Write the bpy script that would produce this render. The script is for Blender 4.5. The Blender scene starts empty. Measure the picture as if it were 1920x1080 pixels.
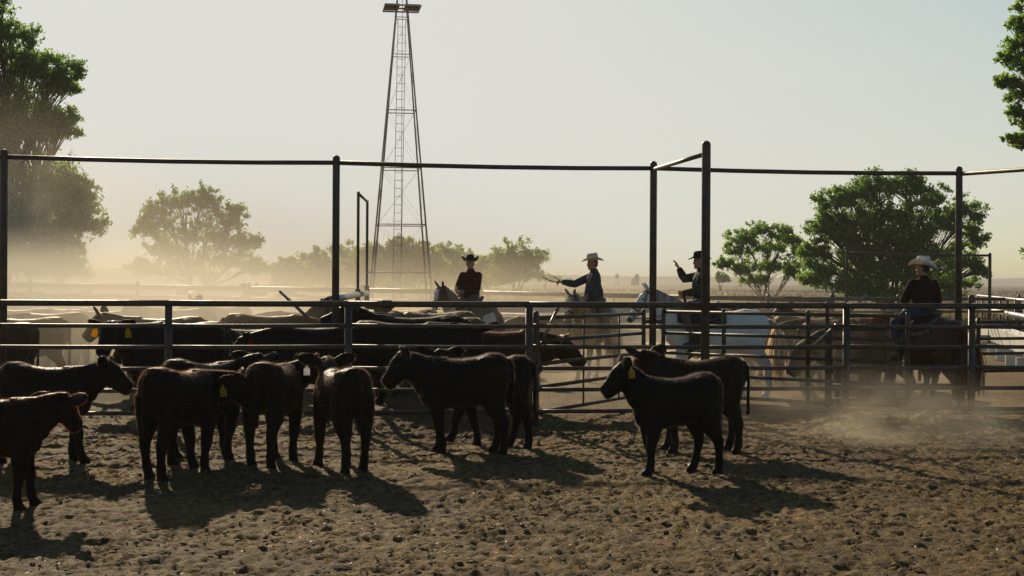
import bpy, bmesh, math, random
import numpy as np
from mathutils import Vector, Matrix
PI = math.pi
random.seed(7)
SC = bpy.context.scene
COL = SC.collection

# ------------------------------------------------------------------ camera, sky, sun, exposure
F, ROLL, CAMH, PRY = 2667.0, 0.0056, 2.0, 527.9     # focal length and horizon in pixels of a 1920 x 1080 frame
cam_data = bpy.data.cameras.new('camera')
cam_data.sensor_width = 36.0
cam_data.lens = 36.0 * F / 1920.0
cam_data.shift_y = -(540.0 - PRY) / 1920.0
cam_data.clip_start = 0.1
cam_data.clip_end = 9000.0
cam = bpy.data.objects.new('camera', cam_data)
COL.objects.link(cam)
cr, sr = math.cos(ROLL), math.sin(ROLL)
cam.matrix_world = Matrix(((cr, -sr, 0, 0), (0, 0, -1, 0), (sr, cr, 0, CAMH), (0, 0, 0, 1)))
SC.camera = cam

SUN_EL, SUN_AZ = math.radians(22.5), math.radians(18.0)   # the sun stands beyond the pens, left of straight ahead
world = bpy.data.worlds.new('World')
SC.world = world
world.use_nodes = True
wn = world.node_tree.nodes
wl = world.node_tree.links
wn.clear()
sky_n = wn.new('ShaderNodeTexSky')
sky_n.sky_type = 'NISHITA'
sky_n.sun_disc = False
sky_n.sun_elevation = SUN_EL
sky_n.sun_rotation = -SUN_AZ
sky_n.altitude = 200.0
sky_n.air_density = 1.0
sky_n.dust_density = 1.0
sky_n.ozone_density = 1.0
bg = wn.new('ShaderNodeBackground')
bg.inputs['Strength'].default_value = 0.06
wo = wn.new('ShaderNodeOutputWorld')
# the camera's shoulder on a hazy bright sky: bright parts level off, the same everywhere on the dome
s2 = wn.new('ShaderNodeVectorMath')
s2.operation = 'MULTIPLY'
wl.new(sky_n.outputs[0], s2.inputs[0])
wl.new(sky_n.outputs[0], s2.inputs[1])
sq = wn.new('ShaderNodeVectorMath')
sq.operation = 'MULTIPLY'
wl.new(s2.outputs[0], sq.inputs[0])
wl.new(sky_n.outputs[0], sq.inputs[1])
s2 = sq
s3 = wn.new('ShaderNodeVectorMath')
s3.operation = 'ADD'
s3.inputs[1].default_value = (62.0, 60.0, 76.0)
wl.new(s2.outputs[0], s3.inputs[0])
s4 = wn.new('ShaderNodeVectorMath')
s4.operation = 'DIVIDE'
wl.new(s2.outputs[0], s4.inputs[0])
wl.new(s3.outputs[0], s4.inputs[1])
s5 = wn.new('ShaderNodeVectorMath')
s5.operation = 'MULTIPLY'
s5.inputs[1].default_value = (12.3, 12.4, 11.75)
wl.new(s4.outputs[0], s5.inputs[0])
# faint high cloud streaks, the same kind all over the sky
wtc = wn.new('ShaderNodeTexCoord')
wmp = wn.new('ShaderNodeMapping')
wmp.inputs['Scale'].default_value = (1.2, 1.2, 7.0)
wmp.inputs['Rotation'].default_value = (0.10, 0.06, 0.4)
wl.new(wtc.outputs['Generated'], wmp.inputs['Vector'])
wns = wn.new('ShaderNodeTexNoise')
wns.inputs['Scale'].default_value = 2.6
wns.inputs['Detail'].default_value = 6.0
wl.new(wmp.outputs[0], wns.inputs['Vector'])
wmr = wn.new('ShaderNodeMapRange')
wmr.inputs['From Min'].default_value = 0.48
wmr.inputs['From Max'].default_value = 0.75
wmr.inputs['To Max'].default_value = 0.16
wl.new(wns.outputs['Fac'], wmr.inputs['Value'])
wmx = wn.new('ShaderNodeMix')
wmx.data_type = 'RGBA'
wmx.inputs[7].default_value = (12.6, 12.4, 11.6, 1)
wl.new(wmr.outputs[0], wmx.inputs[0])
wl.new(s5.outputs[0], wmx.inputs[6])
wl.new(wmx.outputs[2], bg.inputs[0])
wl.new(bg.outputs[0], wo.inputs[0])

sun_d = bpy.data.lights.new('sun', 'SUN')
sun_d.energy = 5.0
sun_d.angle = math.radians(0.6)
sun_d.color = (1.0, 0.83, 0.59)
sun = bpy.data.objects.new('sun', sun_d)
COL.objects.link(sun)
to_sun = Vector((-math.sin(SUN_AZ) * math.cos(SUN_EL), math.cos(SUN_AZ) * math.cos(SUN_EL), math.sin(SUN_EL)))
sun.rotation_euler = to_sun.to_track_quat('Z', 'Y').to_euler()
sun.location = (-30, 60, 40)

SC.view_settings.view_transform = 'Standard'
SC.view_settings.look = 'None'
SC.view_settings.exposure = 0.0
SC.view_settings.gamma = 1.0
SC.view_settings.use_curve_mapping = False
SC.render.engine = 'CYCLES'
cy = SC.cycles
cy.max_bounces = 8
cy.diffuse_bounces = 4
cy.glossy_bounces = 2
cy.transmission_bounces = 6
cy.volume_bounces = 1
cy.transparent_max_bounces = 8
cy.caustics_reflective = False
cy.caustics_refractive = False
cy.sample_clamp_indirect = 4.0
cy.use_denoising = True
cy.use_adaptive_sampling = True
cy.adaptive_threshold = 0.02
cy.volume_step_rate = 1.0


def at(px, py, Y):
    """World point seen at a pixel of the 1920 x 1080 frame, Y metres ahead."""
    u, v = (px - 960.0) / F, (PRY - py) / F
    return Vector(((u - ROLL * v) * Y, Y, CAMH + (v + ROLL * u) * Y))


def gnd(px, py):
    u, v = (px - 960.0) / F, (PRY - py) / F
    Y = -CAMH / (v + ROLL * u)
    return Vector(((u - ROLL * v) * Y, Y, 0.0))


def gx(px, Y):
    return Vector(((px - 960.0) / F * Y + ROLL * CAMH, Y, 0.0))


# ------------------------------------------------------------------ small helpers
def tag(o, label=None, cat=None, group=None, kind=None):
    if label: o['label'] = label
    if cat: o['category'] = cat
    if group: o['group'] = group
    if kind: o['kind'] = kind
    return o


def link(o, parent=None):
    COL.objects.link(o)
    if parent is not None:
        o.parent = parent
    return o


def empty(name, loc=(0, 0, 0), rz=0.0):
    o = bpy.data.objects.new(name, None)
    o.empty_display_size = 0.2
    o.location = loc
    o.rotation_euler = (0, 0, rz)
    return link(o)


def smooth(me, on=True):
    me.polygons.foreach_set('use_smooth', np.full(len(me.polygons), on))
    return me


def mesh_np(name, verts, faces, smooth_on=False):
    """verts (n,3), faces (m,k) with constant k."""
    verts = np.asarray(verts, dtype=np.float32)
    faces = np.asarray(faces, dtype=np.int32)
    me = bpy.data.meshes.new(name)
    k = faces.shape[1]
    me.vertices.add(len(verts))
    me.vertices.foreach_set('co', verts.ravel())
    me.loops.add(faces.size)
    me.loops.foreach_set('vertex_index', faces.ravel())
    me.polygons.add(len(faces))
    me.polygons.foreach_set('loop_start', np.arange(0, faces.size, k, dtype=np.int32))
    me.polygons.foreach_set('loop_total', np.full(len(faces), k, dtype=np.int32))
    me.update(calc_edges=True)
    me.validate()
    if smooth_on:
        smooth(me)
    return me


class MB:
    """Collects geometry for ONE mesh object."""

    def __init__(self):
        self.v, self.f = [], []

    def tube(self, pts, rad, sides=10, hint=(0, 1, 0), flat=None, cap=True):
        """Tube through pts; rad = radius or (side half width, other half width) for each point."""
        pts = [Vector(p) for p in pts]
        n = len(pts)
        hint = Vector(hint)
        if not isinstance(rad, (list, tuple)):
            rad = [rad] * n
        base = len(self.v)
        for i, p in enumerate(pts):
            t = (pts[min(i + 1, n - 1)] - pts[max(i - 1, 0)])
            t = t.normalized() if t.length > 1e-9 else Vector((0, 0, 1))
            s = hint - t * hint.dot(t)
            if s.length < 1e-3:
                s = Vector((1, 0, 0)) - t * t.x
                if s.length < 1e-3:
                    s = Vector((0, 0, 1))
            s.normalize()
            m = t.cross(s)
            a, b = rad[i] if isinstance(rad[i], (list, tuple)) else (rad[i], rad[i])
            for k in range(sides):
                an = 2 * PI * k / sides
                self.v.append(p + s * (a * math.cos(an)) + m * (b * math.sin(an)))
        for i in range(n - 1):
            for k in range(sides):
                k2 = (k + 1) % sides
                self.f.append((base + i * sides + k, base + i * sides + k2, base + (i + 1) * sides + k2, base + (i + 1) * sides + k))
        if cap:
            self.f.append(tuple(base + k for k in reversed(range(sides))))
            self.f.append(tuple(base + (n - 1) * sides + k for k in range(sides)))
        return self

    def ball(self, c, r, seg=10, ring=7, rot=None):
        c = Vector(c)
        r = Vector(r) if isinstance(r, (list, tuple)) else Vector((r, r, r))
        base = len(self.v)
        for i in range(1, ring):
            th = PI * i / ring
            for k in range(seg):
                ph = 2 * PI * k / seg
                q = Vector((r.x * math.sin(th) * math.cos(ph), r.y * math.sin(th) * math.sin(ph), r.z * math.cos(th)))
                if rot is not None:
                    q = rot @ q
                self.v.append(c + q)
        top, bot = len(self.v), len(self.v) + 1
        q = Vector((0, 0, r.z))
        if rot is not None:
            q = rot @ q
        self.v += [c + q, c - q]
        for i in range(ring - 2):
            for k in range(seg):
                k2 = (k + 1) % seg
                self.f.append((base + i * seg + k, base + (i + 1) * seg + k, base + (i + 1) * seg + k2, base + i * seg + k2))
        for k in range(seg):
            k2 = (k + 1) % seg
            self.f.append((top, base + k, base + k2))
            self.f.append((bot, base + (ring - 2) * seg + k2, base + (ring - 2) * seg + k))
        return self

    def box(self, c, s, M=None):
        c = Vector(c)
        base = len(self.v)
        for dx in (-1, 1):
            for dy in (-1, 1):
                for dz in (-1, 1):
                    q = Vector((dx * s[0] / 2, dy * s[1] / 2, dz * s[2] / 2))
                    if M is not None:
                        q = M @ q
                    self.v.append(c + q)
        for f in ((0, 1, 3, 2), (4, 6, 7, 5), (0, 4, 5, 1), (2, 3, 7, 6), (0, 2, 6, 4), (1, 5, 7, 3)):
            self.f.append(tuple(base + i for i in f))
        return self

    def mesh(self, name, sm=True):
        me = bpy.data.meshes.new(name)
        me.from_pydata([tuple(v) for v in self.v], [], self.f)
        if sm:
            smooth(me)
        me.update()
        return me

    def build(self, name, mat, parent=None, sm=True):
        me = self.mesh(name, sm)
        if mat is not None:
            me.materials.append(mat)
        return link(bpy.data.objects.new(name, me), parent)


def obj(name, me, mat, parent=None):
    if mat is not None and not me.materials:
        me.materials.append(mat)
    return link(bpy.data.objects.new(name, me), parent)


def remesh(mb, name, voxel, iters=5, fac=0.5):
    """Fuses overlapping closed shapes into one continuous smooth surface."""
    me = mb.mesh('tmp')
    bm = bmesh.new()
    bm.from_mesh(me)
    bmesh.ops.recalc_face_normals(bm, faces=bm.faces)
    bm.to_mesh(me)
    bm.free()
    o = bpy.data.objects.new('tmp', me)
    COL.objects.link(o)
    m = o.modifiers.new('r', 'REMESH')
    m.mode = 'VOXEL'
    m.voxel_size = voxel
    s = o.modifiers.new('s', 'SMOOTH')
    s.factor = fac
    s.iterations = iters
    dg = bpy.context.evaluated_depsgraph_get()
    out = bpy.data.meshes.new_from_object(o.evaluated_get(dg))
    out.name = name
    bpy.data.objects.remove(o)
    bpy.data.meshes.remove(me)
    smooth(out)
    return out


# ------------------------------------------------------------------ materials
def nmat(name):
    m = bpy.data.materials.new(name)
    m.use_nodes = True
    nt = m.node_tree
    b = nt.nodes['Principled BSDF']
    return m, nt, b


def N(nt, typ, **kw):
    n = nt.nodes.new(typ)
    for k, v in kw.items():
        setattr(n, k, v)
    return n


def noise_node(nt, scale, detail=4.0, rough=0.55, coord='Object', vec=None):
    n = N(nt, 'ShaderNodeTexNoise')
    n.inputs['Scale'].default_value = scale
    n.inputs['Detail'].default_value = detail
    n.inputs['Roughness'].default_value = rough
    if vec is None:
        tc = N(nt, 'ShaderNodeTexCoord')
        vec = tc.outputs[coord]
    nt.links.new(vec, n.inputs['Vector'])
    return n


def ramp(nt, fac, stops):
    r = N(nt, 'ShaderNodeValToRGB')
    els = r.color_ramp.elements
    while len(els) < len(stops):
        els.new(0.5)
    for e, (p, c) in zip(els, stops):
        e.position = p
        e.color = tuple(c) + (1.0,) if len(c) == 3 else c
    nt.links.new(fac, r.inputs[0])
    return r


def bump(nt, b, height, strength=0.3, dist=0.02):
    bp = N(nt, 'ShaderNodeBump')
    bp.inputs['Strength'].default_value = strength
    bp.inputs['Distance'].default_value = dist
    nt.links.new(height, bp.inputs['Height'])
    nt.links.new(bp.outputs[0], b.inputs['Normal'])


def simple(name, c1, c2=None, scale=8.0, rough=0.7, metal=0.0, spec=0.4, bmp=0.0, coord='Object', pos=(0.35, 0.65)):
    m, nt, b = nmat(name)
    c2 = c2 or tuple(x * 0.7 for x in c1)
    n = noise_node(nt, scale, coord=coord)
    r = ramp(nt, n.outputs['Fac'], [(pos[0], c1), (pos[1], c2)])
    nt.links.new(r.outputs[0], b.inputs['Base Color'])
    b.inputs['Roughness'].default_value = rough
    b.inputs['Metallic'].default_value = metal
    b.inputs['Specular IOR Level'].default_value = spec
    if bmp:
        n2 = noise_node(nt, scale * 4, coord=coord)
        bump(nt, b, n2.outputs['Fac'], bmp)
    return m


M = {}
M['pipe'] = simple('rusty_pipe', (0.050, 0.038, 0.030), (0.105, 0.066, 0.044), 7.0, 0.52, 0.10, 0.4, 0.2)
M['pipe_grey'] = simple('weathered_pipe', (0.055, 0.048, 0.040), (0.11, 0.088, 0.066), 4.0, 0.42, 0.5, 0.5, 0.1)
M['galv'] = simple('galvanised_steel', (0.30, 0.29, 0.27), (0.20, 0.19, 0.175), 3.0, 0.38, 0.75, 0.5, 0.05)
M['tower'] = simple('tower_steel', (0.46, 0.38, 0.30), (0.32, 0.25, 0.19), 2.0, 0.6, 0.0, 0.4)
M['concrete'] = simple('pale_concrete', (0.50, 0.48, 0.45), (0.36, 0.34, 0.31), 1.5, 0.8, 0.0, 0.3, 0.2)
M['white_paint'] = simple('white_paint', (0.72, 0.71, 0.68), (0.58, 0.56, 0.52), 2.0, 0.5)
M['bark'] = simple('bark', (0.055, 0.042, 0.032), (0.10, 0.08, 0.06), 6.0, 0.9, 0.0, 0.2, 0.5)
M['plank'] = simple('weathered_board', (0.12, 0.095, 0.07), (0.07, 0.055, 0.042), 5.0, 0.8)


def coat_mat(name, rough=0.52, sheen=0.0, bscale=55.0):
    """Short animal hair: colour comes from the object's own colour, hooves and muzzle are darker."""
    m, nt, b = nmat(name)
    oi = N(nt, 'ShaderNodeObjectInfo')
    tc = N(nt, 'ShaderNodeTexCoord')
    mp = N(nt, 'ShaderNodeMapping')
    mp.inputs['Scale'].default_value = (0.35, 1.0, 1.0)
    nt.links.new(tc.outputs['Object'], mp.inputs['Vector'])
    n = noise_node(nt, bscale, 3.0, 0.6, vec=mp.outputs[0])
    n2 = noise_node(nt, 3.0, 3.0, 0.5, vec=tc.outputs['Object'])
    mr = N(nt, 'ShaderNodeMapRange')
    mr.inputs['To Min'].default_value = 0.45
    mr.inputs['To Max'].default_value = 1.5
    nt.links.new(n2.outputs['Fac'], mr.inputs['Value'])
    mx = N(nt, 'ShaderNodeVectorMath', operation='SCALE')
    nt.links.new(oi.outputs['Color'], mx.inputs[0])
    nt.links.new(mr.outputs[0], mx.inputs['Scale'])
    nt.links.new(mx.outputs[0], b.inputs['Base Color'])
    b.inputs['Roughness'].default_value = rough
    b.inputs['Specular IOR Level'].default_value = 0.06
    b.inputs['Sheen Weight'].default_value = sheen
    b.inputs['Sheen Roughness'].default_value = 0.4
    bump(nt, b, n.outputs['Fac'], 0.35, 0.01)
    return m


def hair_mat(name, trans=0.5, mul=1.0, gloss=0.06):
    m, nt, b = nmat(name)
    nt.nodes.remove(b)
    out = nt.nodes['Material Output']
    oi = N(nt, 'ShaderNodeObjectInfo')
    geo = N(nt, 'ShaderNodeNewGeometry')
    mr = N(nt, 'ShaderNodeMapRange')
    mr.inputs['To Min'].default_value = 0.6 * mul
    mr.inputs['To Max'].default_value = 1.4 * mul
    nt.links.new(geo.outputs['Random Per Island'], mr.inputs['Value'])
    mx = N(nt, 'ShaderNodeVectorMath', operation='SCALE')
    nt.links.new(oi.outputs['Color'], mx.inputs[0])
    nt.links.new(mr.outputs[0], mx.inputs['Scale'])
    d = N(nt, 'ShaderNodeBsdfDiffuse')
    t = N(nt, 'ShaderNodeBsdfTranslucent')
    g = N(nt, 'ShaderNodeBsdfGlossy')
    g.inputs['Roughness'].default_value = 0.45
    ms = N(nt, 'ShaderNodeMixShader')
    ms.inputs[0].default_value = trans
    ms2 = N(nt, 'ShaderNodeMixShader')
    ms2.inputs[0].default_value = gloss
    for s in (d, t):
        nt.links.new(mx.outputs[0], s.inputs['Color'])
    nt.links.new(d.outputs[0], ms.inputs[1])
    nt.links.new(t.outputs[0], ms.inputs[2])
    nt.links.new(ms.outputs[0], ms2.inputs[1])
    nt.links.new(g.outputs[0], ms2.inputs[2])
    nt.links.new(ms2.outputs[0], out.inputs['Surface'])
    return m


M['coat'] = coat_mat('cattle_coat')
M['fur'] = hair_mat('cattle_fur', 0.96, 1.0, 0.004)
M['hair'] = hair_mat('long_hair', 0.5, 1.0)
M['horse'] = coat_mat('horse_coat', 0.45, 0.12, 80.0)


def tag_mat(name, col):
    m, nt, b = nmat(name)
    nt.nodes.remove(b)
    out = nt.nodes['Material Output']
    n = noise_node(nt, 30.0)
    r = ramp(nt, n.outputs['Fac'], [(0.3, col), (0.75, tuple(x * 0.75 for x in col))])
    d = N(nt, 'ShaderNodeBsdfDiffuse')
    t = N(nt, 'ShaderNodeBsdfTranslucent')
    ms = N(nt, 'ShaderNodeMixShader')
    ms.inputs[0].default_value = 0.55
    nt.links.new(r.outputs[0], d.inputs[0])
    nt.links.new(r.outputs[0], t.inputs[0])
    nt.links.new(d.outputs[0], ms.inputs[1])
    nt.links.new(t.outputs[0], ms.inputs[2])
    nt.links.new(ms.outputs[0], out.inputs['Surface'])
    return m


M['tag_yellow'] = tag_mat('yellow_tag', (0.80, 0.50, 0.04))
M['tag_orange'] = tag_mat('orange_tag', (0.85, 0.33, 0.03))
M['tag_white'] = tag_mat('white_tag', (0.75, 0.75, 0.72))
M['tag_red'] = tag_mat('red_tag', (0.6, 0.06, 0.03))
M['ink'] = simple('black_ink', (0.02, 0.02, 0.02), None, 4.0, 0.6)


def leaf_mat(name, c1, c2, trans=0.62):
    m, nt, b = nmat(name)
    nt.nodes.remove(b)
    out = nt.nodes['Material Output']
    geo = N(nt, 'ShaderNodeNewGeometry')
    r = ramp(nt, geo.outputs['Random Per Island'], [(0.0, c1), (1.0, c2)])
    d = N(nt, 'ShaderNodeBsdfDiffuse')
    t = N(nt, 'ShaderNodeBsdfTranslucent')
    hs = N(nt, 'ShaderNodeHueSaturation')
    hs.inputs['Hue'].default_value = 0.485
    hs.inputs['Saturation'].default_value = 1.1
    hs.inputs['Value'].default_value = 2.1
    ms = N(nt, 'ShaderNodeMixShader')
    ms.inputs[0].default_value = trans
    g = N(nt, 'ShaderNodeBsdfGlossy')
    g.inputs['Roughness'].default_value = 0.4
    ms2 = N(nt, 'ShaderNodeMixShader')
    ms2.inputs[0].default_value = 0.04
    nt.links.new(r.outputs[0], d.inputs[0])
    nt.links.new(r.outputs[0], hs.inputs['Color'])
    nt.links.new(hs.outputs[0], t.inputs[0])
    nt.links.new(d.outputs[0], ms.inputs[1])
    nt.links.new(t.outputs[0], ms.inputs[2])
    nt.links.new(ms.outputs[0], ms2.inputs[1])
    nt.links.new(g.outputs[0], ms2.inputs[2])
    nt.links.new(ms2.outputs[0], out.inputs['Surface'])
    return m


M['leaf_dark'] = leaf_mat('elm_leaves', (0.060, 0.124, 0.026), (0.145, 0.230, 0.046))
M['leaf_mid'] = leaf_mat('grove_leaves', (0.10, 0.17, 0.034), (0.18, 0.26, 0.055))
M['leaf_fresh'] = leaf_mat('fresh_leaves', (0.078, 0.158, 0.030), (0.175, 0.265, 0.054))

# ------------------------------------------------------------------ ground
rng = np.random.default_rng(11)
_tab = rng.random((256, 256))


def vnoise(x, y):
    xi, yi = np.floor(x).astype(int), np.floor(y).astype(int)
    xf, yf = x - xi, y - yi
    xf = xf * xf * (3 - 2 * xf)
    yf = yf * yf * (3 - 2 * yf)
    a = _tab[xi & 255, yi & 255]
    b = _tab[(xi + 1) & 255, yi & 255]
    c = _tab[xi & 255, (yi + 1) & 255]
    d = _tab[(xi + 1) & 255, (yi + 1) & 255]
    return (a * (1 - xf) + b * xf) * (1 - yf) + (c * (1 - xf) + d * xf) * yf


def fbm(x, y, o=4, g=0.5):
    s, amp, tot = 0, 1.0, 0
    for i in range(o):
        s = s + amp * vnoise(x * 2 ** i + 17.3 * i, y * 2 ** i + 9.1 * i)
        tot += amp
        amp *= g
    return s / tot


def fence_y(X):
    return 19.57 + 0.12 * X


def ground_z(x, y):
    """Height of the trampled soil."""
    x, y = np.asarray(x, float), np.asarray(y, float)
    z = 0.10 * (fbm(x * 0.35, y * 0.35, 3) - 0.5)
    z = z + 0.055 * (fbm(x * 2.3 + 40, y * 1.9, 3) - 0.5)
    d = y - fence_y(x)
    berm = np.exp(-((d + 0.3) / 0.75) ** 2) * 0.16 * np.clip(fbm(x * 0.8 + 3, y * 0.2, 2) * 2.2 - 0.55, 0, 1.2)
    fade = np.clip((70 - y) / 25, 0.0, 1)
    return (z + berm) * fade


def steps(lo, hi, s0, grow, step_max):
    out, p, s = [lo], lo, s0
    while p < hi:
        p += s
        s = min(s * grow, step_max)
        out.append(p)
    return out


fine = 0.036
xs_in = np.arange(-6.6, 6.9, fine)
right = np.array(steps(6.9, 3000, 0.06, 1.09, 220))
left = -np.array(steps(6.6, 3000, 0.06, 1.09, 220))[::-1]
xs = np.unique(np.concatenate([left[:-1], xs_in, right]))
ys_in = np.arange(8.6, 21.4, fine)
ys_out = np.array(steps(21.4, 3000, 0.05, 1.045, 220))
ys = np.unique(np.concatenate([np.array([-1200, -500, -200, -80, -40, -20, -10, -4, 0, 3, 5, 6.5, 7.5, 8.2]), ys_in, ys_out]))
GX, GY = np.meshgrid(xs, ys)
GZ = ground_z(GX, GY)
near = np.clip((24 - GY) / 3, 0, 1) * np.clip((9 - np.abs(GX)) / 2, 0, 1) * np.clip((GY - 7) / 1, 0, 1)
ridge = 1 - np.abs(2 * fbm(GX * 5.5 + 5, GY * 4.2 + 80, 3) - 1)
GZ += near * (0.070 * (fbm(GX * 14 + 100, GY * 14 + 50, 3, 0.9) - 0.5) + 0.012 * (ridge - 0.6))
# hoof prints: dents with a raised rim
for i in range(7000):
    hx, hy = rng.uniform(-6.4, 6.7), rng.uniform(8.8, 21.2)
    r = rng.uniform(0.035, 0.07)
    x0, x1 = np.searchsorted(xs, (hx - 2.2 * r, hx + 2.2 * r))
    y0, y1 = np.searchsorted(ys, (hy - 2.2 * r, hy + 2.2 * r))
    q = np.sqrt(((GX[y0:y1, x0:x1] - hx) / r) ** 2 + ((GY[y0:y1, x0:x1] - hy) / (r * 1.25)) ** 2)
    GZ[y0:y1, x0:x1] += rng.uniform(0.4, 1.15) * (-0.013 * np.exp(-q ** 4) + 0.006 * np.exp(-((q - 1.35) / 0.38) ** 2))
ny, nx = GX.shape
idx = np.arange(ny * nx).reshape(ny, nx)
quads = np.stack([idx[:-1, :-1], idx[:-1, 1:], idx[1:, 1:], idx[1:, :-1]], -1).reshape(-1, 4)
g_me = mesh_np('ground', np.stack([GX, GY, GZ], -1).reshape(-1, 3), quads, True)


def soil_mat():
    m, nt, b = nmat('trampled_soil')
    tc = N(nt, 'ShaderNodeTexCoord')
    v = tc.outputs['Object']
    n1 = noise_node(nt, 0.45, 5.0, 0.6, vec=v)
    n2 = noise_node(nt, 14.0, 5.0, 0.65, vec=v)
    n3 = noise_node(nt, 55.0, 5.0, 0.75, vec=v)
    r1 = ramp(nt, n2.outputs['Fac'], [(0.32, (0.052, 0.029, 0.010)), (0.5, (0.205, 0.129, 0.039)), (0.68, (0.365, 0.238, 0.080))])
    r2 = ramp(nt, n1.outputs['Fac'], [(0.35, (0.66, 0.64, 0.60)), (0.65, (1.12, 1.08, 1.0))])
    mul = N(nt, 'ShaderNodeMix', data_type='RGBA', blend_type='MULTIPLY')
    mul.inputs[0].default_value = 1.0
    nt.links.new(r1.outputs[0], mul.inputs[6])
    nt.links.new(r2.outputs[0], mul.inputs[7])
    # dry grass and scrub on the open range beyond the pens
    sx = N(nt, 'ShaderNodeSeparateXYZ')
    nt.links.new(v, sx.inputs[0])
    far = N(nt, 'ShaderNodeMapRange')
    far.inputs['From Min'].default_value = 62.0
    far.inputs['From Max'].default_value = 90.0
    nt.links.new(sx.outputs['Y'], far.inputs['Value'])
    n4 = noise_node(nt, 0.06, 8.0, 0.7, vec=v)
    r4 = ramp(nt, n4.outputs['Fac'], [(0.3, (0.075, 0.055, 0.032)), (0.5, (0.15, 0.112, 0.062)), (0.7, (0.115, 0.105, 0.052))])
    mx = N(nt, 'ShaderNodeMix', data_type='RGBA')
    nt.links.new(far.outputs[0], mx.inputs[0])
    nt.links.new(mul.outputs[2], mx.inputs[6])
    nt.links.new(r4.outputs[0], mx.inputs[7])
    nt.links.new(mx.outputs[2], b.inputs['Base Color'])
    b.inputs['Roughness'].default_value = 0.85
    b.inputs['Specular IOR Level'].default_value = 0.25
    ad = N(nt, 'ShaderNodeMath', operation='ADD')
    nt.links.new(n2.outputs['Fac'], ad.inputs[0])
    nt.links.new(n3.outputs['Fac'], ad.inputs[1])
    bump(nt, b, ad.outputs[0], 1.0, 0.03)
    return m


M['soil'] = soil_mat()
tag(obj('ground', g_me, M['soil']), kind='structure')


def soil_z(x, y):
    i = min(max(np.searchsorted(xs, x), 0), nx - 1)
    j = min(max(np.searchsorted(ys, y), 0), ny - 1)
    return float(GZ[j, i])


# clods of dung and earth, and bits of straw
def clods():
    ico = bmesh.new()
    bmesh.ops.create_icosphere(ico, subdivisions=1, radius=1.0)
    bv = np.array([v.co for v in ico.verts])
    bf = np.array([[v.index for v in f.verts] for f in ico.faces])
    ico.free()
    n = 13000
    V, Fc = [], []
    yy = 8.8 + 12.8 * rng.random(n) ** 1.0
    xx = (rng.random(n) - 0.5) * 2 * (yy * 0.37 + 0.3)
    keep = fbm(xx * 1.3, yy * 1.3, 2) > 0.36
    xx, yy = xx[keep], yy[keep]
    for i in range(len(xx)):
        s = 0.006 + 0.016 * rng.random() ** 5
        jit = 1 + 0.45 * (rng.random((len(bv), 1)) - 0.5)
        q = bv * jit * np.array([s * rng.uniform(1.0, 2.4), s * rng.uniform(0.8, 1.6), s * rng.uniform(0.4, 0.8)])
        a = rng.uniform(0, PI)
        c_, s_ = math.cos(a), math.sin(a)
        q = q @ np.array([[c_, s_, 0], [-s_, c_, 0], [0, 0, 1]])
        q += np.array([xx[i], yy[i], soil_z(xx[i], yy[i]) + s * 0.35])
        Fc.append(bf + len(V) * len(bv))
        V.append(q)
    return mesh_np('dirt_clods', np.concatenate(V), np.concatenate(Fc), True)


M['clod'] = simple('dung_clod', (0.11, 0.072, 0.030), (0.24, 0.16, 0.066), 6.0, 0.85, 0, 0.2, 0.4)
tag(obj('dirt_clods', clods(), M['clod']), 'scattered clods of dung and earth over the trampled pen soil', 'dirt', kind='stuff')


def straw():
    n = 17000
    yy = 8.8 + 12.0 * rng.random(n)
    xx = (rng.random(n) - 0.5) * 2 * (yy * 0.37 + 0.3)
    keep = fbm(xx * 0.9 + 30, yy * 0.9, 3) > 0.44
    xx, yy = xx[keep], yy[keep]
    n = len(xx)
    zz = np.array([soil_z(a, b) for a, b in zip(xx, yy)]) + 0.006 + 0.012 * rng.random(n)
    a = rng.uniform(0, 2 * PI, n)
    ln = rng.uniform(0.003, 0.015, n)
    tilt = rng.normal(0, 0.22, n)
    d = np.stack([np.cos(a), np.sin(a), tilt], -1) * ln[:, None]
    w = np.stack([-np.sin(a), np.cos(a), rng.normal(0, 0.5, n)], -1) * rng.uniform(0.0006, 0.0014, n)[:, None]
    c = np.stack([xx, yy, zz], -1)
    V = np.stack([c - d - w, c + d - w, c + d + w, c - d + w], 1).reshape(-1, 3)
    return mesh_np('straw_bits', V, np.arange(4 * n).reshape(-1, 4))


M['straw'] = simple('dry_straw', (0.42, 0.33, 0.19), (0.28, 0.21, 0.12), 3.0, 0.45, 0.0, 0.45)
tag(obj('straw_bits', straw(), M['straw']), 'bits of dry straw glinting over the pen soil', 'straw', kind='stuff')


# low hills on the horizon
def hills():
    px = np.linspace(-2900, 2900, 240)
    V, Fc = [], []
    for i, x in enumerate(px):
        h = 7 + 13 * fbm(np.array([x * 0.0016 + 20]), np.array([3.0]), 3)[0] + (6 if x < -400 else 0) * min(1, (-400 - x) / 500 if x < -400 else 0)
        V += [(x, 2600, -1), (x, 2660, h), (x, 2950, h * 0.9), (x, 2990, -1)]
    for i in range(len(px) - 1):
        for k in range(3):
            Fc.append((i * 4 + k, (i + 1) * 4 + k, (i + 1) * 4 + k + 1, i * 4 + k + 1))
    return mesh_np('hills', V, Fc, True)


tag(obj('hills', hills(), simple('range_hills', (0.10, 0.09, 0.055), (0.07, 0.065, 0.045), 0.01, 0.95)), kind='structure')

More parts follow.
